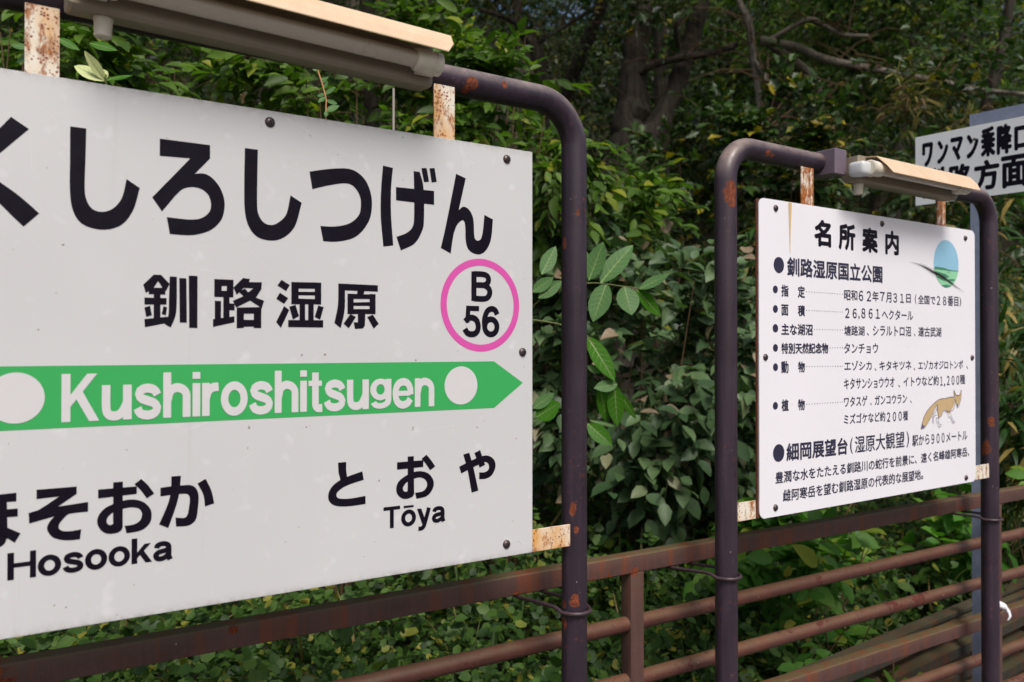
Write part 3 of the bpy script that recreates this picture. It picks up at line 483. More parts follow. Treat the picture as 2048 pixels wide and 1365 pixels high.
# upright grotesque bold alphabet drawn as strokes; unit = 1, cap height .72, x height .54
W_ = .142; h_ = W_ / 2
BAR = lambda x0, x1, z, w=.12: ('b', x0, x1, z - w / 2, z + w / 2)
ALPHA = {
 'K': (.61, [BAR(0, W_, .36, .72), ('p', [(.13, .21), (.13, .39), (.41, .72), (.575, .72)]), ('p', [(.235, .34), (.335, .455), (.61, 0), (.445, 0)])]),
 'u': (.50, [('s', [(h_, .54), (h_, .22), (.10, .10), (.20, .062), (.30, .085), (.37, .16), (.4275, .28)]), BAR(.354, .502, .27, .54)]),
 's': (.47, [('s', [(.405, .37), (.36, .445), (.24, .48), (.12, .45), (.085, .385), (.13, .32), (.24, .28), (.36, .235), (.405, .16), (.36, .085), (.24, .055), (.11, .085), (.06, .17)])]),
 'h': (.49, [BAR(0, W_, .36, .72), ('s', [(h_ + .01, .28), (.12, .41), (.22, .475), (.34, .455), (.415, .38), (.4225, .26), (.4225, 0)])]),
 'i': (.135, [BAR(0, W_, .27, .54), BAR(0, W_, .665, .11)]),
 'r': (.32, [BAR(0, W_, .27, .54), ('s', [(h_, .26), (.11, .39), (.19, .46), (.31, .475)])]),
 'o': (.51, [('c', .255, .27, .19, .215)]),
 't': (.30, [('s', [(.15, .68), (.15, .20), (.155, .10), (.20, .055), (.30, .055)]), BAR(0, .29, .49, .095)]),
 'g': (.49, [('c', .235, .275, .17, .205), ('s', [(.4225, .54), (.4225, .02), (.38, -.09), (.25, -.145), (.12, -.12), (.07, -.05)])]),
 'e': (.50, [BAR(.08, .43, .265, .095), ('s', [(.43, .24), (.425, .35), (.36, .45), (.25, .48), (.13, .44), (.07, .33), (.067, .22), (.10, .12), (.18, .06), (.27, .05), (.37, .085), (.425, .16)])]),
 'n': (.49, [BAR(0, W_, .27, .54), ('s', [(h_ + .01, .28), (.12, .41), (.22, .475), (.34, .455), (.415, .38), (.4225, .26), (.4225, 0)])]),
 'H': (.62, [BAR(0, W_, .36, .72), BAR(.485, .62, .36, .72), BAR(.12, .50, .38, .12)]),
 'k': (.50, [BAR(0, W_, .36, .72), ('p', [(.12, .13), (.12, .29), (.32, .54), (.48, .54)]), ('p', [(.20, .25), (.295, .36), (.51, 0), (.35, 0)])]),
 'a': (.50, [('s', [(.08, .37), (.115, .45), (.23, .482), (.34, .455), (.39, .37), (.39, .12), (.43, 0)]), ('s', [(.39, .31), (.29, .275), (.15, .25), (.075, .195), (.068, .13), (.11, .065), (.20, .05), (.31, .09), (.39, .17)])]),
 'T': (.57, [BAR(0, .57, .66, .12), BAR(.2175, .3525, .33, .66)]),
 'y': (.50, [('p', [(0, .54), (.15, .54), (.32, .06), (.19, -.01)]), ('s', [(.43, .54), (.29, .06), (.235, -.08), (.16, -.14), (.05, -.135)])]),
 'O': (.51, [('c', .255, .27, .19, .215), BAR(.08, .43, .655, .075)]),
 'B': (.58, [BAR(0, W_, .36, .72), ('s', [(h_, .66), (.33, .66), (.44, .62), (.475, .54), (.44, .445), (.33, .395), (h_, .395)]), ('s', [(.20, .395), (.36, .39), (.47, .33), (.51, .235), (.47, .12), (.36, .062), (h_, .06)])]),
 '5': (.50, [BAR(.10, .46, .66, .12), ('p', [(.075, .33), (.19, .33), (.225, .70), (.10, .70)]), ('s', [(.075, .35), (.15, .42), (.26, .445), (.38, .395), (.432, .28), (.425, .16), (.36, .08), (.25, .055), (.13, .085), (.065, .18)])]),
 '6': (.50, [('c', .255, .235, .175, .18), ('s', [(.435, .53), (.38, .63), (.27, .662), (.16, .61), (.095, .49), (.07, .36), (.08, .22)])]),
}
def latin(pr, txt, x0, x1, z0, cap, gap=.042):
    tot = sum(ALPHA[c][0] for c in txt) + gap * (len(txt) - 1)
    sx = (x1 - x0) / tot; sz = cap / .72; x = 0
    for c in txt:
        w, parts = ALPHA[c]
        T = (lambda p: (x0 + (x + p[0]) * sx, z0 + (p[1] + .21) * .72 * sz)) if c == 'g' else (lambda p: (x0 + (x + p[0]) * sx, z0 + p[1] * sz))
        for q in parts:
            if q[0] == 'b': pr.poly([T((q[1], q[3])), T((q[2], q[3])), T((q[2], q[4])), T((q[1], q[4]))])
            elif q[0] == 'p': pr.poly([T(p) for p in q[1]])
            elif q[0] == 'c':
                n = 36; y = pr.lev(); P = []; Q = []
                for i in range(n):
                    a = 2 * math.pi * i / n
                    P.append(T((q[1] + (q[3] + h_) * math.cos(a), q[2] + (q[4] + h_) * math.sin(a)))); Q.append(T((q[1] + (q[3] - h_) * math.cos(a), q[2] + (q[4] - h_) * math.sin(a))))
                pr.g.add([(p[0] - pr.x0, y, p[1]) for p in P + Q], [(i, (i + 1) % n, n + (i + 1) % n, n + i) for i in range(n)])
            else:
                C = resample(catmull(q[1], 6), 26); A = []; B = []
                for i, p in enumerate(C):
                    t = (C[min(i + 1, 25)] - C[max(i - 1, 0)]).normalized(); nn = Vector((-t.y, t.x)) * h_
                    A.append(T(p + nn)); B.append(T(p - nn))
                y = pr.lev()
                pr.g.add([(p[0] - pr.x0, y, p[1]) for p in A + B], [(i, i + 1, 27 + i, 26 + i) for i in range(25)])
        x += w + gap

# ---------------------------------------------------------------- ground
def fence_to_world(s, dd, z=0): return Vector((s * math.cos(AF) - dd * math.sin(AF), s * math.sin(AF) + dd * math.cos(AF), z))
def terrain_z(dd, s=0):
    pts = [(-200, -.4), (1.88, -.4), (1.95, .0), (2.4, .10), (3.2, .22), (4.5, .42), (6, .8), (8, 1.5), (11, 3.1), (14, 5.0), (18, 7.8), (24, 12), (30, 15.5), (60, 17), (300, 14)]
    for (a, za), (b, zb) in zip(pts, pts[1:]):
        if dd <= b:
            return za + (zb - za) * (dd - a) / (b - a)
    return 6
def terrain_h(s, dd):
    n = .10 * math.sin(s * 1.3 + dd * .7) + .08 * math.sin(s * .6 - dd * 1.9) + .05 * math.sin(3.1 * s + 2.3 * dd)
    return terrain_z(dd) + n * min(1, max(0, (dd - 2.2) / 4)) * min(3, 1 + dd / 10)
ss = [-200, -80, -40, -20] + [x * .5 for x in range(-24, 81)] + [50, 80, 200, 400]
dl = [-200, -60, -20, -5, -1.2, 1.9, 1.95] + [2 + .3 * i for i in range(0, 60)] + [22, 26, 30, 40, 60, 120, 300]
V = [fence_to_world(s, q, terrain_h(s, q)) for q in dl for s in ss]
F = [(j * len(ss) + i, j * len(ss) + i + 1, (j + 1) * len(ss) + i + 1, (j + 1) * len(ss) + i) for j in range(len(dl) - 1) for i in range(len(ss) - 1)]
tag(mesh_obj('ground', V, F, M['soil'], smooth=True), kind='structure')
pf = G().box(-9, 16, -1.6, 1.90, -.35, 0, .01).build('platform', M['asphalt']); pf.rotation_euler = (0, 0, AF)
tag(pf, kind='structure')

# ---------------------------------------------------------------- the two framed signs
def pipe_frame(name, mat, parent, s0, y, sl, sr, ztop, rb, rad=.03025, zbot=-.02):
    P = [(sl, y, zbot), (sl, y, .5), (sl, y, 1.0), (sl, y, ztop - rb)]
    P += arc((sl + rb, ztop - rb), rb, math.pi, math.pi / 2, 14, y)[1:]
    P += [((sl * .5 + sr * .5), y, ztop)]
    P += arc((sr - rb, ztop - rb), rb, math.pi / 2, 0, 14, y)
    P += [(sr, y, 1.0), (sr, y, .5), (sr, y, zbot)]
    return G().tube([(p[0] - s0, 0, p[2]) for p in P], rad, 40).build(name, mat, parent, True)
def put_screw(parent, s, y, z, s0, y0, r=.0098):
    o = G().dome((0, 0, 0), r, r * .62, seg=18, rings=5).build('screw', M['screw'], parent, True); o.location = (s - s0, y - y0, z)
    g2 = G()
    for a in (0.5, 0.5 + math.pi / 2):
        ca, sa = math.cos(a), math.sin(a); L, w = r * .42, r * .11
        q = [(-L, -w), (L, -w), (L, w), (-L, w)]
        g2.add([(x * ca - z_ * sa, -r * .635 - (.00005 if a > 1 else 0), x * sa + z_ * ca) for x, z_ in q], [(0, 1, 2, 3)])
    c = g2.build('recess', M['cross'], o)
    return o

def local_frame(a, s, y): return (s * math.cos(a) - y * math.sin(a), s * math.sin(a) + y * math.cos(a), 0)
YP1, YB1, S1 = 1.6045, 1.5685, 1.270
sign1 = empty('station_name_sign', local_frame(A1, S1, YP1), A1)
tag(sign1, 'large white station name board with black kana, pink ring and green arrow band', 'sign')
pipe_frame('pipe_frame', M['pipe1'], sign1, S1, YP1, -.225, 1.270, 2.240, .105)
def strap(parent, mat, s0, y0, a, b, y, z0, z1, t=.005):
    return G().box(a - s0, b - s0, y - y0, y - y0 + t, z0, z1, .0008).build('bracket', mat, parent)
for a, b in ((.1256, .176), (.878, .9285)): strap(sign1, M['strap'], S1, YP1, a, b, 1.583, 2.02, 2.222)
for a, b in ((1.00, 1.236), (-.19, .05)): strap(sign1, M['strap'], S1, YP1, a, b, 1.5765, 1.200, 1.2505)
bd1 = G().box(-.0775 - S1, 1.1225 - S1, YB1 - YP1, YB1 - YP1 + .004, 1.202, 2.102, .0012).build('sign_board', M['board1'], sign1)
SP1 = (S1, YB1 - YP1)
def glyph(names, mat, parent):
    pr = Print(S1, YB1 - YP1)
    for nme in names:
        for q in GLYPHS[nme]:
            if q[0] == 'r': pr.ribbon(mm(q[1]), mm(q[2]))
            else: pr.poly(mm(q[1]))
    return pr.build('lettering', mat, parent)
for nme in ('ku', 'shi', 'ro', 'shi2', 'tsu', 'ge', 'n', 'sen', 'ji', 'shitsu', 'gen', 'ho', 'so', 'o', 'ka', 'to', 'o2', 'ya'): glyph([nme], M['ink'], bd1)
pr = Print(S1, YB1 - YP1); pr.poly([(-.05, 1.583), (.026, 1.530), (1.019, 1.530), (1.0955, 1.583), (1.019, 1.6315), (.026, 1.6315)]); pr.build('arrow_band', M['green'], bd1)
for cx in (.9355, .1145):
    pr = Print(S1, YB1 - YP1, .0009); pr.disc((cx, 1.581), .0405); pr.build('station_dot', M['white'], bd1)
pr = Print(S1, YB1 - YP1, .0009); latin(pr, 'Kushiroshitsugen', .179, .870, 1.5395, .0785); pr.build('lettering', M['white'], bd1)
pr = Print(S1, YB1 - YP1); latin(pr, 'Hosooka', .104, .353, 1.2935, .0430); pr.build('lettering', M['ink'], bd1)
pr = Print(S1, YB1 - YP1); latin(pr, 'TOya', .755, .898, 1.2975, .0435); pr.build('lettering', M['ink'], bd1)
pr = Print(S1, YB1 - YP1); latin(pr, 'B', .961, 1.0145, 1.7615, .0635); latin(pr, '56', .939, 1.033, 1.685, .0660); pr.build('lettering', M['ink'], bd1)
pr = Print(S1, YB1 - YP1); pr.disc((.9855, 1.753), .1003, 72, .0852); pr.build('line_ring', M['pink'], bd1)
for s_, z_ in ((.5225, 2.0802), (1.0527, 2.0771), (1.052, 1.2292), (1.095, 1.6511), (-.007, 2.0771), (-.007, 1.2292), (-.05, 1.6511)):
    put_screw(sign1, s_, YB1, z_, S1, YP1)

YP2, YB2, S2 = 1.5716, 1.5356, 1.8245
sign2 = empty('information_board', local_frame(A2, S2, YP2), A2)
tag(sign2, 'white sightseeing notice with small print, round landscape picture and a printed fox', 'sign')
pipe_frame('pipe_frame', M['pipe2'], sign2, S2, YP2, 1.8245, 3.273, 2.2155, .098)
for a, b in ((2.128, 2.186), (2.870, 2.928)): strap(sign2, M['strap_heavy'], S2, YP2, a, b, 1.5495, 2.0, 2.190)
for a, b in ((1.842, 1.95), (3.06, 3.216)): strap(sign2, M['strap'], S2, YP2, a, b, 1.5465, 1.190, 1.2405)
fr = G()
fr.box(1.9160 - S2, 1.9335 - S2, YB2 + .005 - YP2, YB2 + .010 - YP2, 1.192, 2.074); fr.box(1.9335 - S2, 3.09 - S2, YB2 + .005 - YP2, YB2 + .010 - YP2, 2.050, 2.072)
fr.build('backing_angle', M['dark_rust'], sign2)
def rounded(x0, x1, z0, z1, r, n=8):
    P = []
    for cx, cz, a in ((x1 - r, z0 + r, -90), (x1 - r, z1 - r, 0), (x0 + r, z1 - r, 90), (x0 + r, z0 + r, 180)):
        P += [(cx + r * math.cos(R(a + 90 * i / n)), cz + r * math.sin(R(a + 90 * i / n))) for i in range(n + 1)]
    return P
P = rounded(1.9195, 3.097, 1.1895, 2.0765, .022); n = len(P); y0, y1 = YB2 - YP2, YB2 - YP2 + .003
bd2 = mesh_obj('sign_board', [(x - S2, y0, z) for x, z in P] + [(x - S2, y1, z) for x, z in P],
    [tuple(range(n)), tuple(range(2 * n - 1, n - 1, -1))] + [(i, n + i, n + (i + 1) % n, (i + 1) % n) for i in range(n)], M['board2'], sign2)
BW = {1: .0014, 1.2: .0017, 1.5: .0016, 1.8: .0018, 2: .0022, 3: .0034, 4: .0072}
for s_, x0, x1, z0, z1, b in ROWS:
    pr = Print(S2, YB2 - YP2); pr.text(s_, x0 / 1000, x1 / 1000, z0 / 1000, z1 / 1000, BW[b])
    pr.build('lettering', M['ink'] if b >= 4 else M['ink2'], bd2)
for x, z, r_ in BULLETS:
    pr = Print(S2, YB2 - YP2); pr.disc((x / 1000, z / 1000), r_ / 1000, 28); pr.build('bullet_point', M['ink2'], bd2)
pr = Print(S2, YB2 - YP2)
for x0, z0, x1, z1, n in LEADERS:
    for i in range(n): pr.disc(((x0 + (x1 - x0) * i / (n - 1)) / 1000, (z0 + (z1 - z0) * i / (n - 1)) / 1000), .0017, 8)
tag(pr.build('dotted_leaders', M['ink2'], bd2), kind='stuff')
# round landscape picture
c = Vector(mm([PICTURE['c']])[0]); rad = (PICTURE['top'][1] - PICTURE['c'][1]) / 1000
c = Vector((c.x, c.y)); pr = Print(S2, YB2 - YP2); pr.disc(c, rad, 64); pic = pr.build('landscape_picture', M['skyblue'], bd2)
hz = [Vector(p) for p in mm(PICTURE['hz'])]
def clampc(p):
    v = p - c
    return c + v.normalized() * min(v.length, rad)
a0 = math.atan2((hz[0] - c).y, (hz[0] - c).x); a1 = math.atan2((hz[-1] - c).y, (hz[-1] - c).x)
if a0 > 0: a0 -= 2 * math.pi
a0 = a0 if a0 < a1 else a0 - 2 * math.pi
low = [c + rad * Vector((math.cos(a1 + (a0 - a1) * i / 24), math.sin(a1 + (a0 - a1) * i / 24))) for i in range(25)]
pr = Print(S2, YB2 - YP2, .0008); pr.poly(low + [clampc(p) for p in hz[1:-1]]); pr.build('marsh_print', M['pgreen'], bd2)
pr = Print(S2, YB2 - YP2, .0013); pr.poly([clampc(Vector(p)) for p in mm(PICTURE['hill'])])
for q in PICTURE['blobs']: pr.poly([clampc(Vector(p)) for p in mm(q)])
pr.build('thicket_print', M['dgreen'], bd2)
for k_, f_ in enumerate((2.0, 1.5, 1.1, .8, .5, .3)):  # translucent dark streak, nested strokes from wide to narrow
    pr = Print(S2, YB2 - YP2, .0019 + .0001 * k_); pr.stroke(mm(PICTURE['dark_streak']), lambda t: f_ * .013 * math.sin(math.pi * min(1, max(0.02, t))) ** 1.5 + .0006); pr.build('dark_streak', M['dark_streak'], bd2)
pr = Print(S2, YB2 - YP2, .0008); pr.stroke([(2.0555, 2.075), (2.055, 2.03), (2.0545, 1.98), (2.055, 1.93)], lambda t: .0105 * (1 - t) ** 1.4 + .0035 * (1 - t) + .0012); pr.build('rust_run', M['stain'], bd2)
# fox picture
for key, mt in (('tail', 'fox'), ('body', 'fox'), ('tip', 'outline'), ('head', 'fox'), ('ear1', 'fox'), ('ear2', 'fox'), ('nose', 'outline')):
    pr = Print(S2, YB2 - YP2, .0004 + .0002 * ['tail', 'body', 'tip', 'head', 'ear1', 'ear2', 'nose'].index(key)); pr.poly(mm(FOX[key])); pr.build('fox_print', M[mt], bd2)
pr = Print(S2, YB2 - YP2, .0022)
for q in FOX['lines']: pr.stroke(mm(q), .0016)
pr.build('fox_outline', M['outline'], bd2)
for s_, z_ in ((1.9916, 2.0529), (2.517, 2.0534), (3.0313, 2.0456), (1.9454, 1.6351), (3.0742, 1.6265), (1.9871, 1.2142), (3.0291, 1.2072)):
    put_screw(sign2, s_, YB2, z_, S2, YP2)

# ---------------------------------------------------------------- tube lamps fixed to the top pipes
def lamp(a, s0, y0, zax, sl, sr, dz, tip, bend, label, clamp):
    o = empty('tube_lamp', local_frame(a, sl, y0), a); tag(o, label, 'lamp', 'tube lamps over the signs')
    if not clamp: o.location = Vector(local_frame(a, sl - 2.21 * math.sin(.0275), y0)) + Vector((0, 0, .018)); o.rotation_euler = (0, .0275, a)      # hangs a little out of level
    X = lambda s: s - sl
    zb = zax - .055 + dz
    # housing: shallow trough with sloped cheeks
    prof = [(-.095, zb + .006), (-.089, zb), (-.048, zb + .001), (-.036, zb + .014), (-.036, zb + .075), (-.095, zb + .078)]
    n = len(prof); v = []
    h0 = sl + (.012 if clamp else 0)
    for i, s in enumerate((h0, h0 + .006, sr - .006, sr)):
        for p in prof:
            k = .94 if i in (0, 3) else 1; cy, cz = -.066, zb + .04
            v.append((X(s), cy + (p[0] - cy) * k, cz + (p[1] - cz) * k))
    f = [tuple(range(n))[::-1], tuple(range(3 * n, 4 * n))] + [(i * n + j, i * n + (j + 1) % n, (i + 1) * n + (j + 1) % n, (i + 1) * n + j) for i in range(3) for j in range(n)]
    mesh_obj('housing', v, f, M['lamp_metal'], o)
    # hood: bent sheet reaching over the tube with a turned down lip, clipped corners
    hp = [(-.058, zax + bend[1] + .006), (-.10, zax + bend[1] + .003), bend and (bend[0], zax + bend[1]), (bend[0] * .45 + tip[0] * .55 - .003, zax + bend[1] * .42 + tip[1] * .58 + .002), (tip[0], zax + tip[1])]
    q = .062 if clamp else 0
    ends = [(sl - .012 + q, sr + .004), (sl - .012 + q, sr + .006), (sl - .010 + q, sr + .010), (sl + .000 + q, sr + .008), (sl + .010 + q, sr - .006)]
    v = []; m = len(hp)
    for th in (0, .0016):
        for (y, z), (e0, e1) in zip(hp, ends): v += [(X(e0), y + th * .5, z - th), (X(e1), y + th * .5, z - th)]
    f = [(2 * i, 2 * i + 1, 2 * i + 3, 2 * i + 2) for i in range(m - 1)] + [(2 * m + 2 * i + 2, 2 * m + 2 * i + 3, 2 * m + 2 * i + 1, 2 * m + 2 * i) for i in range(m - 1)]
    f += [(2 * i, 2 * i + 2, 2 * m + 2 * i + 2, 2 * m + 2 * i) for i in range(m - 1)] + [(2 * i + 1, 2 * m + 2 * i + 1, 2 * m + 2 * i + 3, 2 * i + 3) for i in range(m - 1)]
    f += [(2 * m - 2, 2 * m - 1, 4 * m - 1, 4 * m - 2)]
    mesh_obj('hood', v, f, M['hood'], o)
    zt = zax - .018 + dz; yt = -.122
    G().tube([(X(sl + .05), yt, zt), (X((sl + sr) / 2), yt, zt), (X(sr - .04), yt, zt)], .0162, 28).build('tube', M['tube'], o, True)
    for e, sg in ((sr, -1), (sl + (.026 if clamp else .01), 1)):
        g_ = G().tube([(X(e + sg * p), yt, zt) for p in (.058, .056, .052, .020, .016, .014, .002, 0)], [.0185, .0215, .0225, .0225, .0215, .0232, .0232, .020], 28)
        g_.box(X(min(e + sg * .045, e + sg * .004)), X(max(e + sg * .045, e + sg * .004)), -.118, -.0952, zt - .020, zt + .018, .003)
        g_.build('socket', M['socket'], o, True)
    G().tube([(X(sl + .055), -.068, zb + .002), (X(sl + .055), -.068, zb - .004), (X(sl + .055), -.068, zb - .006), (X(sl + .055), -.068, zb - .030), (X(sl + .055), -.068, zb - .032)], [.0155, .0155, .0145, .0135, .011], 20).build('cable_gland', M['socket'], o, True)
    if clamp:
        G().box(X(sl - .052), X(sl + .006), -.062, .034, zax - .040, zax + .036, .003).build('clamp', M['clamp'], o)
        G().box(X(sl - .014), X(sl + .032), -.130, -.0755, zax - .050, zax - .006, .012).build('end_cap', M['cap_white'], o, True)
    else:
        G().box(X(.405), X(.440), -.0970, -.0952, zb + .028, zb + .058, .0006).build('data_label', M['label'], o)
    return o
lamp(A1, S1, YP1, 2.240, .180, .835, 0, (-.168, -.004), (-.146, .036), 'beige tube lamp with cream hood above the large station name board', False)
lamp(A2, S2, YP2, 2.2155, 2.285, 2.868, -.006, (-.172, -.040), (-.130, .012), 'sunlit cream hooded tube lamp with mauve clamp above the information board', True)

# ---------------------------------------------------------------- railing
YR = 1.795
rail = empty('railing', local_frame(AF, 1.587, YR + .022), AF)
tag(rail, 'rust stained brown steel railing running behind the signs', 'railing')
RX = lambda s: s - 1.587
RY = lambda y: y - (YR + .022)
G().box(RX(-4.2), RX(12), RY(YR), RY(YR + .045), 1.041, 1.091, .004).build('top_rail', M['rail'], rail, True)
G().box(RX(-4.2), RX(12), RY(YR), RY(YR + .045), .565, .613, .004).build('lower_rail', M['rail'], rail, True)
posts = [1.587 + 1.89 * k for k in range(-3, 6)]
for s_ in posts:
    G().box(RX(s_ - .024), RX(s_ + .024), RY(YR + .001), RY(YR + .044), .612, 1.042, .003).build('post', M['rail'], rail, True)
    G().box(RX(s_ - .024), RX(s_ + .024), RY(YR + .001), RY(YR + .044), -.02, .566, .003).build('post', M['rail'], rail, True)
for z_ in (.897, .740, .442, .296, .150):
    for a, b in zip(posts, posts[1:]):
        G().tube([(RX(a + .023), RY(YR + .024), z_), (RX((a + b) / 2), RY(YR + .024), z_ + .001), (RX(b - .023), RY(YR + .024), z_)], .0213, 24).build('rail_pipe', M['railpipe'], rail, True)
# round bars bent about the sign posts and welded under the rail
def loop(sw, ax, zz, w=.040):
    # sw: world position of the post axis
    inv = Matrix.Rotation(-AF, 3, 'Z'); p = inv @ Vector(sw); s, y = p.x, p.y
    P = [(s - w - .012, YR + .03, 1.040), (s - w - .006, YR + .0, 1.036), (s - w, y + .03, zz + .006), (s - .040, y, zz)]
    P += [(s + .038 * math.cos(t), y + .038 * math.sin(t), zz) for t in [math.pi + math.pi * i / 10 for i in range(1, 10)]]
    P += [(s + .040, y, zz), (s + w, y + .03, zz + .006), (s + w - .006, YR + .0, 1.036), (s + w - .010, YR + .03, 1.040)]
    P = resample(catmull([(RX(a), RY(b), c_) for a, b, c_ in P], 3), 50)
    G().tube(P, .0048, 10).build('tie_loop', M['loop'], rail, True)
loop(local_frame(A1, 1.270, YP1), A1, 1.040); loop(local_frame(A2, 1.8245, YP2), A2, 1.042); loop(local_frame(A2, 3.273, YP2), A2, 1.032); loop(local_frame(A1, -.225, YP1), A1, 1.04)

# white rag caught on the lower rail
V = []; F = []
rp = [Vector(p) for p in RAG]
rp = [rp[0], rp[1], rp[2], rp[3] + Vector((0, -.01, -.01)), rp[4] + Vector((0, -.012, 0))]
cp = resample(catmull(rp, 5), 16)
for i, p in enumerate(cp):
    w = .013 if i < 8 else .013 - .008 * min(1, (i - 7) / 3)
    sd = Vector((.25, .3, .9 if i < 9 else .1)).normalized() if i < 9 else Vector((.9, .2, .1)).normalized()
    for k, o_ in enumerate((-1, 0, 1)): V.append(p + sd * w * o_ + Vector((-.3, -.6, 0)) * (.006 if o_ == 0 else 0))
F = [(3 * i + k, 3 * i + k + 1, 3 * i + k + 4, 3 * i + k + 3) for i in range(15) for k in range(2)]
rg = mesh_obj('cloth_strip', V, F, M['cloth'], smooth=True)
tag(rg, 'small white cloth strip hanging over the lower rail beside the last post', 'rag')
sol = rg.modifiers.new('thick', 'SOLIDIFY'); sol.thickness = .002

# ---------------------------------------------------------------- small white notice at right angles to the track, on a grey post
A3 = R(-52.58); Y3 = 3.7889
s3 = empty('boarding_notice', local_frame(A3, -1.70, Y3 + .03), A3)
tag(s3, 'small white notice with two lines of black characters on a blue grey galvanised post', 'sign')
L3 = lambda s: s + 1.70
G().box(L3(-1.7228), L3(-1.672), .0 - .026, .024, -.3, 2.612).build('post', M['galv'], s3)
G().box(L3(-1.7235), L3(-.9), -.0262, .0, 2.6125, 2.662).build('crossbar', M['galv'], s3)
b3 = G().box(L3(-1.960), L3(-1.06), -.030, -.027, 2.301, 2.6095, .0008).build('sign_board', M['board3'], s3)
for ch, x0, x1, z0, z1 in (('ワ', -1.9285, -1.8792, 2.469, 2.577), ('ン', -1.8616, -1.8127, 2.472, 2.576), ('マ', -1.8032, -1.7495, 2.474, 2.577), ('ン', -1.7356, -1.6856, 2.473, 2.577),
        ('乗', -1.6766, -1.6178, 2.468, 2.595), ('降', -1.6125, -1.5524, 2.4675, 2.593), ('口', -1.544, -1.486, 2.473, 2.5725),
        ('釧', -1.930, -1.830, 2.323, 2.462), ('路', -1.8156, -1.7134, 2.326, 2.4575), ('方', -1.7065, -1.6024, 2.328, 2.457), ('面', -1.596, -1.492, 2.324, 2.458), ('↑', -1.40, -1.32, 2.33, 2.45)):
    if ch == '↑': continue
    pr = Print(-1.70, -.030); pr.text(ch, x0, x1, z0, z1, .0095); pr.build('lettering', M['ink'], b3)
put_screw(s3, -1.703, -.030, 2.553, -1.70, 0, .006)
put_screw(s3, -1.703, -.030, 2.33, -1.70, 0, .006)

# ---------------------------------------------------------------- plank retaining wall beyond the lower rail
AW = R(38.631)
wall = empty('retaining_wall', local_frame(AW, 4.0, 1.75), AW); tag(wall, 'low retaining wall of stacked weathered planks behind the railing, bottom right', 'wall')
rnd = random.Random(3)
zt = .492
for i in range(6):
    z1 = zt - .108 * i; z0 = z1 - .085
    for a, b in ((-2.6, -.2 + .25 * (i % 2)), (-.195 + .25 * (i % 2), 2.1 - .2 * (i % 2)), (2.105 - .2 * (i % 2), 5.0)):
        dy = rnd.uniform(-.006, .006)
        v = [(a, -.050 + dy, z1 - .022), (a, .02, z1), (a, .05, z1), (a, .05, z0), (a, -.050 + dy, z0 + .022), (a, .012, z0 + .010)]
        w = [(b, y, z) for _, y, z in v]
        mesh_obj('plank', v + w, [(0, 1, 2, 3, 5, 4), (10, 11, 9, 8, 7, 6)] + [(j, 6 + j, 6 + q, q) for j, q in ((0, 1), (1, 2), (2, 3), (3, 5), (5, 4), (4, 0))], M['wood'], wall)
G().box(-2.6, 5, .055, .075, .0, .47).build('backing_sheet', M['wood'], wall)
G().box(-2.62, 5.02, -.035, .012, zt + .001, zt + .020, .003).build('cap_plank', M['wood'], wall)

# ---------------------------------------------------------------- leaves
TPL = {
 'oval': (np.array([(0, 0, 0), (.3, 0, -.05), (.7, 0, -.09), (1, 0, -.18), (.12, .30, .0), (.42, .5, .05), (.76, .34, -.02), (.12, -.30, .0), (.42, -.5, .05), (.76, -.34, -.02)]),
          np.array([(0, 1, 4), (4, 1, 5), (1, 2, 5), (5, 2, 6), (2, 3, 6), (0, 7, 1), (7, 8, 1), (1, 8, 2), (8, 9, 2), (2, 9, 3)])),
 'lobed': (np.array([(0, 0, 0), (.5, 0, -.06), (1, 0, -.16), (.18, .16, .02), (.34, .42, .05), (.44, .26, .02), (.62, .52, .04), (.74, .28, 0), (.18, -.16, .02), (.34, -.42, .05), (.44, -.26, .02), (.62, -.52, .04), (.74, -.28, 0)]),
           np.array([(0, 1, 3), (3, 1, 4), (4, 1, 5), (5, 1, 6), (6, 1, 7), (7, 1, 2), (0, 8, 1), (8, 9, 1), (9, 10, 1), (10, 11, 1), (11, 12, 1), (12, 2, 1)])),
 'heart': (np.array([(0, 0, 0), (.35, 0, -.07), (1, 0, -.34), (-.06, .28, .04), (.12, .48, .10), (.42, .44, .05), (.72, .22, -.12), (-.06, -.28, .04), (.12, -.48, .12), (.42, -.44, .06), (.72, -.22, -.12)]),
           np.array([(0, 1, 3), (3, 1, 4), (4, 1, 5), (5, 1, 6), (6, 1, 2), (0, 7, 1), (7, 8, 1), (8, 9, 1), (9, 10, 1), (10, 2, 1)])),
 'round': (np.array([(0, 0, 0), (.5, 0, -.05), (1, 0, -.08), (.2, .40, .03), (.65, .45, .03), (.2, -.40, .03), (.65, -.45, .03)]),
           np.array([(0, 1, 3), (3, 1, 4), (4, 1, 2), (0, 5, 1), (5, 6, 1), (6, 2, 1)])),
 'blade': (np.array([(0, 0, 0), (.35, .5, 0), (.35, -.5, 0), (.7, .4, -.16), (.7, -.4, -.16), (1, 0, -.42)]),
           np.array([(0, 2, 1), (1, 2, 4), (1, 4, 3), (3, 4, 5)])),
 'far': (np.array([(0, 0, 0), (.5, .42, .05), (1, 0, -.12), (.5, -.42, .05), (.45, 0, -.04)]),
         np.array([(0, 4, 1), (1, 4, 2), (0, 3, 4), (3, 2, 4)])),
}
def norm(a): return a / np.maximum(np.linalg.norm(a, axis=-1, keepdims=True), 1e-9)
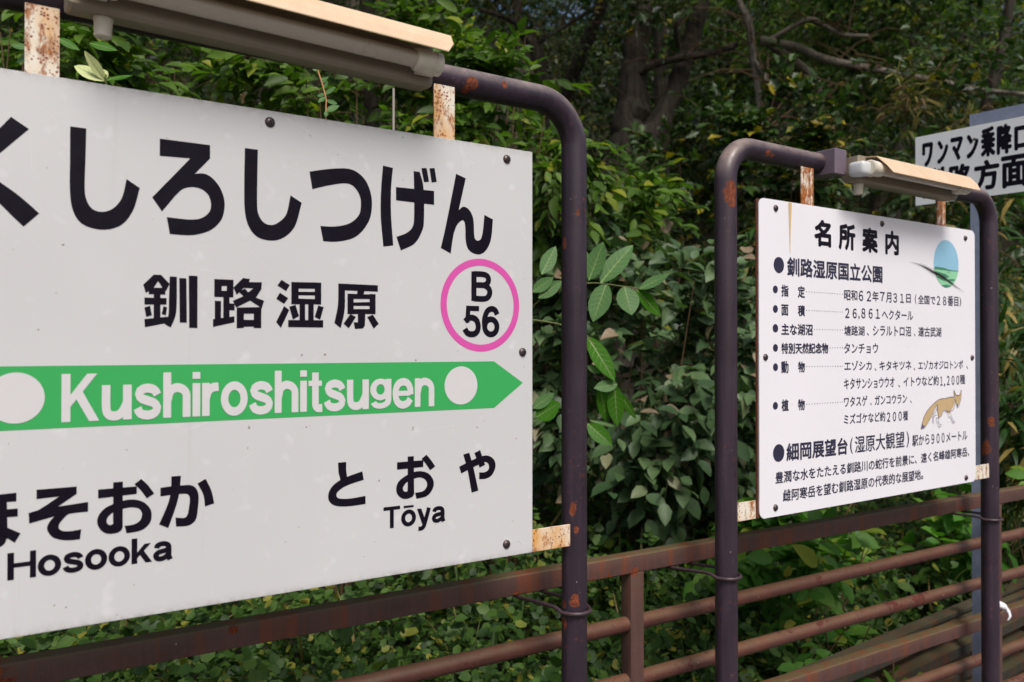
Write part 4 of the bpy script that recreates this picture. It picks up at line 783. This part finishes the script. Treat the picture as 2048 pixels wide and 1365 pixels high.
def leaves(P, D, N, L, Wd, tpl):
    T, Fc = TPL[tpl]; n = len(P)
    D = norm(D); S = norm(np.cross(N, D)); N2 = np.cross(D, S)
    v = P[:, None] + D[:, None] * (T[None, :, :1] * L[:, None, None]) + S[:, None] * (T[None, :, 1:2] * (L * Wd)[:, None, None]) + N2[:, None] * (T[None, :, 2:] * L[:, None, None])
    f = Fc[None] + (np.arange(n) * len(T))[:, None, None]
    return v.reshape(-1, 3), f.reshape(-1, 3)
TOWARD = np.array([.25, -.75, .0])       # the open side, where the light comes from
def sprigs(rng, C, DIR, slen, nl, L, Wd, tpl, spread=.9, droop=.25, face=.6):
    """twigs at C along DIR with alternate leaves; returns leaf mesh arrays and twig segments"""
    m = len(C); DIR = norm(DIR)
    t = (np.arange(nl) + .5) / nl
    ph = rng.uniform(0, 6.28, m)
    side0 = norm(np.cross(DIR, np.array([0, 0, 1.0]) + rng.normal(0, .25, (m, 3))))
    P = C[:, None] + DIR[:, None] * (t[None, :, None] * slen[:, None, None]) + np.array([0, 0, -1.0]) * (t ** 2)[None, :, None] * slen[:, None, None] * droop
    sg = np.where(np.arange(nl) % 2 == 0, 1.0, -1.0)
    Dl = DIR[:, None] * (.35 + .5 * t[None, :, None]) + side0[:, None] * sg[None, :, None] * spread * (1.05 - .55 * t[None, :, None]) + rng.normal(0, .28, (m, nl, 3)) - np.array([0, 0, droop])
    Nl = np.array([0, 0, .9]) + TOWARD * face + rng.normal(0, .38, (m, nl, 3))
    Ls = L * rng.uniform(.6, 1.15, (m, nl)) * (1 - .25 * np.abs(t[None] - .5))
    P, Dl, Nl, Ls = P.reshape(-1, 3), Dl.reshape(-1, 3), Nl.reshape(-1, 3), Ls.reshape(-1)
    return leaves(P, Dl, Nl, Ls, Wd, tpl)
def twigs_mesh(C, DIR, slen, r, droop=.25):
    """three sided tapering twigs"""
    DIR = norm(DIR); m = len(C); u = norm(np.cross(DIR, np.array([.3, .2, 1.0]))); w = np.cross(DIR, u)
    vs = []
    for t, rr in ((0, r), (.5, r * .7), (1, r * .3)):
        b = C + DIR * (t * slen)[:, None] + np.array([0, 0, -1.0]) * (t * t) * slen[:, None] * droop
        for a in (0, 2.09, 4.19): vs.append(b + u * rr * math.cos(a) + w * rr * math.sin(a))
    v = np.stack(vs, 1).reshape(-1, 3)
    q = np.array([(i * 3 + j, i * 3 + (j + 1) % 3, (i + 1) * 3 + (j + 1) % 3, (i + 1) * 3 + j) for i in range(2) for j in range(3)])
    return v, (q[None] + (np.arange(m) * 9)[:, None, None]).reshape(-1, 4)
KIND = { # template, leaf length, width ratio, sprig length, leaves per sprig, droop, material, twig material, spread
 'ash': ('oval', .112, .46, .32, 9, .35, 'ash', 'twig', .9),
 'ashdark': ('oval', .095, .46, .30, 9, .35, 'ashdark', 'twig', .9),
 'oak': ('lobed', .115, .62, .20, 7, .15, 'oak', 'twig', .8),
 'poplar': ('heart', .088, .86, .26, 7, .30, 'poplar', 'greenstem', .8),
 'dry': ('blade', .13, .14, .26, 8, .3, 'dry', 'twig', .7),
 'sasa': ('blade', .19, .17, .26, 6, .25, 'sasa', 'greenstem', .7),
 'broad': ('oval', .125, .62, .24, 6, .25, 'broad', 'greenstem', .9),
}
def blob(rng, n, c, rx, ry, rz, shell=.55):
    """clumpy random points inside an ellipsoid, denser near its skin"""
    k = max(3, n // 22)
    u = norm(rng.normal(0, 1, (k, 3))) * (rng.uniform(shell, 1, (k, 1)) ** .7)
    idx = rng.integers(0, k, n)
    p = u[idx] + rng.normal(0, .17, (n, 3))
    return np.array(c) + p * np.array([rx, ry, rz])
def foliage(rng, c, rx, ry, rz, nleaf, kind, parent, name='foliage', mat=None, far=False):
    tp, L, Wd, sl, nl, dr, mt, tm, sp = KIND[kind]
    n = max(4, nleaf // nl)
    rng = np.random.default_rng(int(abs(c[2] * 1000) + nleaf + parent.location.x * 100 + 5000))
    P = blob(rng, n, c, rx, ry, rz)
    wx = P[:, 0] + parent.location.x; wy = P[:, 1] + parent.location.y
    P = P[-wx * math.sin(AF) + wy * math.cos(AF) > 2.02]      # the railing keeps the growth on its far side
    n = len(P)
    out = norm(P - np.array(c)) + rng.normal(0, .5, (n, 3)) + np.array([0, -.3 if kind != 'broad' else .1, .15])
    S = sl * rng.uniform(.6, 1.3, n)
    v, f = sprigs(rng, P, out, S, nl, L, Wd, 'far' if far else tp, sp, dr)
    o = mesh_obj(name, v, f, M[mat or mt], parent)
    tv, tf = twigs_mesh(P - norm(out) * .05, out, S * 1.05 + .05, .0016 if kind != 'oak' else .0026, dr)
    tag(mesh_obj('twigs', tv, tf, M[tm], parent), kind='stuff')
    return o
rng = np.random.default_rng(11)
for name, label, kind, (x, y, z), rx, rz, nleaf in SHRUBS:
    dd = -x * math.sin(AF) + y * math.cos(AF); s = x * math.cos(AF) + y * math.sin(AF)
    gz = max(.0, terrain_h(s, dd))
    o = empty(name, (x, y, gz)); tag(o, label, 'bush' if 'bush' in name or 'shrub' in name else ('sapling' if 'sapling' in name else ('branch' if 'branch' in name else 'plant')))
    c = (0, 0, z - gz)
    g_ = G(); rr = random.Random(int(x * 100))
    if kind == 'sasa' or kind == 'dry': ns, rs = 12, .004
    else: ns, rs = 6, .009
    for k in range(ns):
        b = Vector((rr.uniform(-.12, .12), rr.uniform(-.1, .2), -.05)); e = Vector((rr.uniform(-.8, .8) * rx, rr.uniform(-.4, .4) * rx, z - gz + rr.uniform(-.2, .9) * rz))
        m_ = b.lerp(e, .5) + Vector((rr.uniform(-.08, .08), rr.uniform(-.08, .08), .08))
        P = resample(catmull([b, m_, e], 5), 9); g_.tube(P, [rs * (1 - .75 * i / 8) for i in range(9)], 6, False)
    g_.build('stem', M['twig' if kind not in ('sasa',) else 'greenstem'], o, True)
    if kind == 'poplar':
        foliage(rng, c, rx, max(.35, rx * .7), rz, int(nleaf * .75), kind, o)
        foliage(rng, (c[0], c[1] - .05, c[2] + .03), rx, max(.35, rx * .7), rz, int(nleaf * .3), 'broad', o, mat='poplar')
    else: foliage(rng, c, rx, max(.35, rx * .7), rz, nleaf, kind, o)

for i, (name, label, kind, trunks, crowns) in enumerate(TREES):
    bx, by, bz, _ = trunks[0][0]
    o = empty(name, (bx, by, bz)); tag(o, label, 'tree')
    rr = random.Random(40 + i)
    for j, tr in enumerate(trunks):
        pts = [Vector((p[0] - bx, p[1] - by, p[2] - bz)) for p in tr]; rad = [p[3] for p in tr]
        if j == 0: # root the trunk in the slope
            dd = -bx * math.sin(AF) + by * math.cos(AF); s = bx * math.cos(AF) + by * math.sin(AF)
            gz = terrain_h(s, dd) - bz
            if gz < -.05:
                pts = [Vector((pts[0].x, pts[0].y, gz - .3)), Vector((pts[0].x, pts[0].y, gz * .5))] + pts; rad = [rad[0] * 1.35, rad[0] * 1.1] + rad
        P = catmull(pts, 8); n = len(P)
        Rd = [rad[min(int(k / 8), len(rad) - 1)] + (rad[min(int(k / 8) + 1, len(rad) - 1)] - rad[min(int(k / 8), len(rad) - 1)]) * (k / 8 % 1) for k in range(n)]
        Rd = [q * (1 + rr.uniform(-.06, .06)) for q in Rd]
        thin = max(rad) < .06
        P = [p + Vector((rr.uniform(-1, 1), rr.uniform(-1, 1), 0)) * q * .12 for p, q in zip(P, Rd)]
        G().tube(P, Rd, 22 if not thin else 10, False).build('trunk' if j == 0 or (i == 0 and j == 1) else 'limb', M['bark_pale' if name in ('birch_sapling', 'arching_tree') else 'bark'], o, True)
        # side twigs
        g_ = G()
        for k in range(int(n * .5)):
            b = rr.choice(P[n // 4:]); L_ = rr.uniform(.25, .8)
            e = b + Vector((rr.uniform(-1, 1), rr.uniform(-.6, .4), rr.uniform(-.3, .8))) * L_
            g_.tube([b, b.lerp(e, .5) + Vector((0, 0, .05)), e], [.008, .006, .002], 5, False)
        tag(g_.build('twigs', M['twig'], o, True), kind='stuff')
    for c in crowns:
        x, y, z, rx, rz, n = c
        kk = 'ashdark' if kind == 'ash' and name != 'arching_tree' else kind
        foliage(rng, (x - bx, y - by, z - bz), rx, rx * .75, rz, n, kk, o, 'crown', far=y > 9)

# high crowns added above the view to keep the slope dim
for j, (label, s_, dd_, z_, r_) in enumerate((('tall tree added to shade the slope behind the station name board, out at its left', -1.5, 7.0, 7.6, 3.2), ('tall tree added to shade the slope behind the middle of the station name board', 2.6, 6.6, 7.4, 3.0), ('tall tree added to shade the slope behind the gap between the sign frames', 6.0, 6.4, 7.3, 3.0),
        ('tall tree added to shade the slope behind the information board', 9.6, 6.6, 7.6, 3.2), ('tall tree added to shade the slope beyond the right edge', 13.5, 7.0, 7.8, 3.4))):
    b = fence_to_world(s_, dd_ + 2.2, terrain_h(s_, dd_ + 2.2)); o = empty('added_shade_tree', b); tag(o, label, 'tree')
    t_ = fence_to_world(s_, dd_, z_) - b
    P = catmull([Vector((0, 0, -.3)), Vector((0.1, 0, 2)), t_ * .6 + Vector((0, 0, .4)), t_], 6)
    G().tube(P, [.13 * (1 - .8 * i / len(P)) for i in range(len(P))], 12, False).build('trunk', M['bark'], o, True)
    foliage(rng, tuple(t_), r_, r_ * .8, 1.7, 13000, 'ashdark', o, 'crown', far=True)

# distant wood: leaf masses on the slope, several ranks deep
def field(rng, n, s0, s1, d0, d1, h0, h1, power=1.0):
    dd = d0 + (d1 - d0) * rng.uniform(0, 1, n) ** power
    s = s0 + (s1 - s0) * rng.uniform(0, 1, n)
    h = rng.uniform(h0, h1, n)
    z = np.array([terrain_h(a, b) for a, b in zip(s, dd)]) + h
    return np.stack([s * math.cos(AF) - dd * math.sin(AF), s * math.sin(AF) + dd * math.cos(AF), z], 1)
def stuff(name, v, f, mat): return tag(mesh_obj(name, v, f, mat), kind='stuff')
allv = []; allf = []; off = 0
for k in range(190):
    dd = rng.uniform(10.5, 24); s = rng.uniform(-3, dd * 2.2 + 3) if k < 140 else rng.uniform(dd * .9, dd * 2.3 + 3); 
    gz = terrain_h(s, dd); c = fence_to_world(s, dd, gz + rng.uniform(.6, 5.5)); r_ = rng.uniform(1.4, 2.5)
    n = 230; P = blob(rng, n, c, r_, r_, r_ * rng.uniform(.6, 1.1)); out = norm(P - np.array(c)) + rng.normal(0, .5, (n, 3)) + np.array([0, -.3, .1])
    v, f = sprigs(rng, P, out, rng.uniform(.2, .45, n), 8, .16, .56, 'far', .9, .3)
    allv.append(v); allf.append(f + off); off += len(v)
for k in range(95):
    dd = rng.uniform(23, 31); s = rng.uniform(-4, dd * 2.3 + 4); c = fence_to_world(s, dd, terrain_h(s, dd) + rng.uniform(.5, 10.5))
    n = 230; P = blob(rng, n, c, 3.4, 3.4, 2.6)
    v, f = sprigs(rng, P, rng.normal(0, 1, (n, 3)) + np.array([0, -.3, .1]), rng.uniform(.4, .8, n), 8, .32, .6, 'far', .9, .3)
    allv.append(v); allf.append(f + off); off += len(v)
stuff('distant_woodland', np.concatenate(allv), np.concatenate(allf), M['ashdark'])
# undergrowth on the slope
P = field(rng, 9000, -4, 24, 4.6, 18, 0, .55, .8); n = len(P)
v, f = sprigs(rng, P, rng.normal(0, .5, (n, 3)) + np.array([0, -.2, .8]), rng.uniform(.15, .35, n), 6, .16, .22, 'blade', .9, .2)
stuff('slope_undergrowth', v, f, M['sasa'])
# low leafy ground cover behind the railing
allv = []; allf = []; off = 0
for n, h0, h1, L, pw, d1 in ((8500, .03, .30, .038, 1.0, 3.6), (8000, .05, .42, .046, 1.2, 5.0), (3800, .05, .6, .060, 1.0, 6.0)):
    P = field(rng, n, -2.2, 9.5, 1.93, d1, h0, h1, pw)
    xa = P[:, 0] * math.cos(AW) + P[:, 1] * math.sin(AW); ya = -P[:, 0] * math.sin(AW) + P[:, 1] * math.cos(AW)
    P = P[~((xa > 1.6) & (ya < 1.90))]          # nothing grows on or in front of the plank wall
    n = len(P)
    v, f = sprigs(rng, P, rng.normal(0, .45, (n, 3)) + np.array([.1, -.3, .45]), rng.uniform(.06, .14, n), 6, L, .80, 'round', .9, .1, .8)
    allv.append(v); allf.append(f + off); off += len(v)
stuff('ground_cover', np.concatenate(allv), np.concatenate(allf), M['cover'])
P = field(rng, 600, .5, 6, 2.2, 4.6, .0, .25); n = len(P)
D = rng.normal(0, .35, (n, 3)) + np.array([0, 0, 1.0])
v, f = leaves(P, D, rng.normal(0, 1, (n, 3)), rng.uniform(.18, .45, n), .035, 'blade')
stuff('grass', v, f, M['grass'])

# ---------------------------------------------------------------- near shoots whose leaves can be picked out
def single_leaf(parent, org, base, tip, wr, mat, seed):
    rr = random.Random(seed); b = Vector(base) - org; t = Vector(tip) - org; D = t - b; L = D.length; D.normalize()
    N = Vector((rr.uniform(-.25, .25), -1, .45 + rr.uniform(-.2, .2))); S = N.cross(D).normalized(); N = D.cross(S)
    prof = [(0, .02), (.08, .42), (.22, .82), (.4, 1), (.58, .95), (.75, .72), (.9, .36), (1, .0)]
    V = []; F = []; curl = rr.uniform(-.03, .10); fold = rr.uniform(.10, .22)
    for u, w in prof:
        c = b + D * (u * L) - N * (curl * L * u * u)
        for k in (-1, -.5, 0, .5, 1):
            ww = w * wr * L / 2 * (1 + (.03 * math.sin(u * 40 + k * 3) if abs(k) == 1 else 0))
            V.append(c + S * ww * k + N * (abs(k) * ww * fold + (.012 * L * math.sin(u * 30) * abs(k) if abs(k) > 0 else -.004 * L)))
    for i in range(len(prof) - 1):
        for k in range(4): F.append((i * 5 + k, i * 5 + k + 1, (i + 1) * 5 + k + 1, (i + 1) * 5 + k))
    o = mesh_obj('leaf', V, F, mat, parent, True)
    me = o.data; n0 = len(V); V2 = []; F2 = []
    for i, (u, w) in enumerate(prof):
        c = b + D * (u * L) - N * (curl * L * u * u) + N * (.0012 if N.y < 0 else -.0012) - N * .004 * L
        hw = L * .011 * (1 - .75 * u)
        V2 += [c - S * hw, c + S * hw]
    F2 = [(2 * i, 2 * i + 1, 2 * i + 3, 2 * i + 2) for i in range(len(prof) - 1)]
    # side veins, slightly proud
    for i in range(1, 7):
        u = i / 8 + .02; w = np.interp(u + .13, [p[0] for p in prof], [p[1] for p in prof]) * wr * L / 2 * .86
        for sg in (-1, 1):
            a_ = b + D * (u * L) - N * (curl * L * u * u) + N * .0012; e_ = b + D * ((u + .13) * L) - N * (curl * L * (u + .13) ** 2) + S * sg * w + N * (w * fold + .0012)
            k_ = len(V2); hw = L * .0045; V2 += [a_ - D * hw, a_ + D * hw, e_ + D * hw * .4, e_ - D * hw * .4]; F2.append((k_, k_ + 1, k_ + 2, k_ + 3))
    mesh_obj('vein', V2, F2, M['veincol'], o)
    return o
def shoot(name, label, twig, lv, mat, tm, r0=.0035):
    org = Vector(twig[0]); o = empty(name, org); tag(o, label, 'shoot')
    P = catmull([Vector(p) - org for p in twig], 6)
    G().tube(P, [r0 * (1 - .6 * i / len(P)) for i in range(len(P))], 8).build('stem', tm, o, True)
    for i, (b, t, w) in enumerate(lv):
        single_leaf(o, org, b, t, w, mat[i] if isinstance(mat, list) else mat, i + len(lv) * 7)
    return o
k = leaf_mat('sumac_leaf_dull', g(78, 118, 66), g(84, 124, 70), g(90, 128, 72), g(90, 128, 72), .97, .25)
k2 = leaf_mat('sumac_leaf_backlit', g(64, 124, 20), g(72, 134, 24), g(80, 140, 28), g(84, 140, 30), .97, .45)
shoot('sumac_shoot', 'spray of large pale green leaves just right of the big pipe, upper of the two', TWIG1, SHOOT1, [k, k, k, k, k, k2, k, k, k, k], M['greenstem'])
shoot('sumac_shoot', 'drooping spray of large long leaves just right of the big pipe, lower of the two', TWIG2, SHOOT2, [k2, k2, k2, k2, k, k2, k, k2, k, k, k], M['greenstem'])
x, y, z = PALE[0][0]
shoot('pale_leaved_shoot', 'shoot with folded cream green leaves poking over the station name board near its left bracket', [(x + .02, y + .05, z - .25), (x + .01, y + .02, z - .1), (x, y, z), (x + .002, y, z + .01)], PALE, [M['pale'], M['pale'], M['pale'], k2, k, k, k2, k2], M['greenstem'])
org = Vector(VINE[0]); vn = empty('vine', org - Vector((0, 0, .3))); tag(vn, 'thin orange vine stem rising above the station name board', 'vine')
P = catmull([Vector(p) - org + Vector((0, 0, .3)) for p in [tuple(Vector(VINE[0]) - Vector((0, 0, .3)))] + list(VINE)], 6)
G().tube(P, .0021, 8).build('stem', M['vine'], vn, True)
rr = random.Random(2)
for i in range(14):
    b = rr.choice(P[6:]) + org - Vector((0, 0, .3)); t = b + Vector((rr.uniform(-.035, .035), rr.uniform(-.02, .02), rr.uniform(-.02, .025)))
    single_leaf(vn, org - Vector((0, 0, .3)), b, t, .5, k, i + 300)
a, b = Vector(STICK[0]), Vector(STICK[1])
st = G().tube([a - Vector((0, 0, .9)), a, b], .0035, 8).build('stick', M['stick'], None, True); tag(st, 'thin bleached upright stick behind the station name board near its right bracket', 'stick')
# dead leaves on the wall cap
lf = []
rr = random.Random(8)
for i in range(9):
    p = Vector((rr.uniform(.75, 1.6), rr.uniform(-.02, .08), zt + .040))
    a_ = rr.uniform(0, 6.28); D = Vector((math.cos(a_), math.sin(a_), .1)) * rr.uniform(.02, .04)
    V = [p, p + D * .5 + D.cross(Vector((0, 0, .35))) + Vector((0, 0, .006)), p + D, p + D * .5 - D.cross(Vector((0, 0, .35))) + Vector((0, 0, .004))]
    w = [wall.matrix_basis @ q for q in V]
    tag(mesh_obj('fallen_leaf', w, [(0, 1, 2, 3)], M['dry']), 'small dry leaf lying on the retaining wall cap', 'leaf', 'dry leaves on the retaining wall cap')
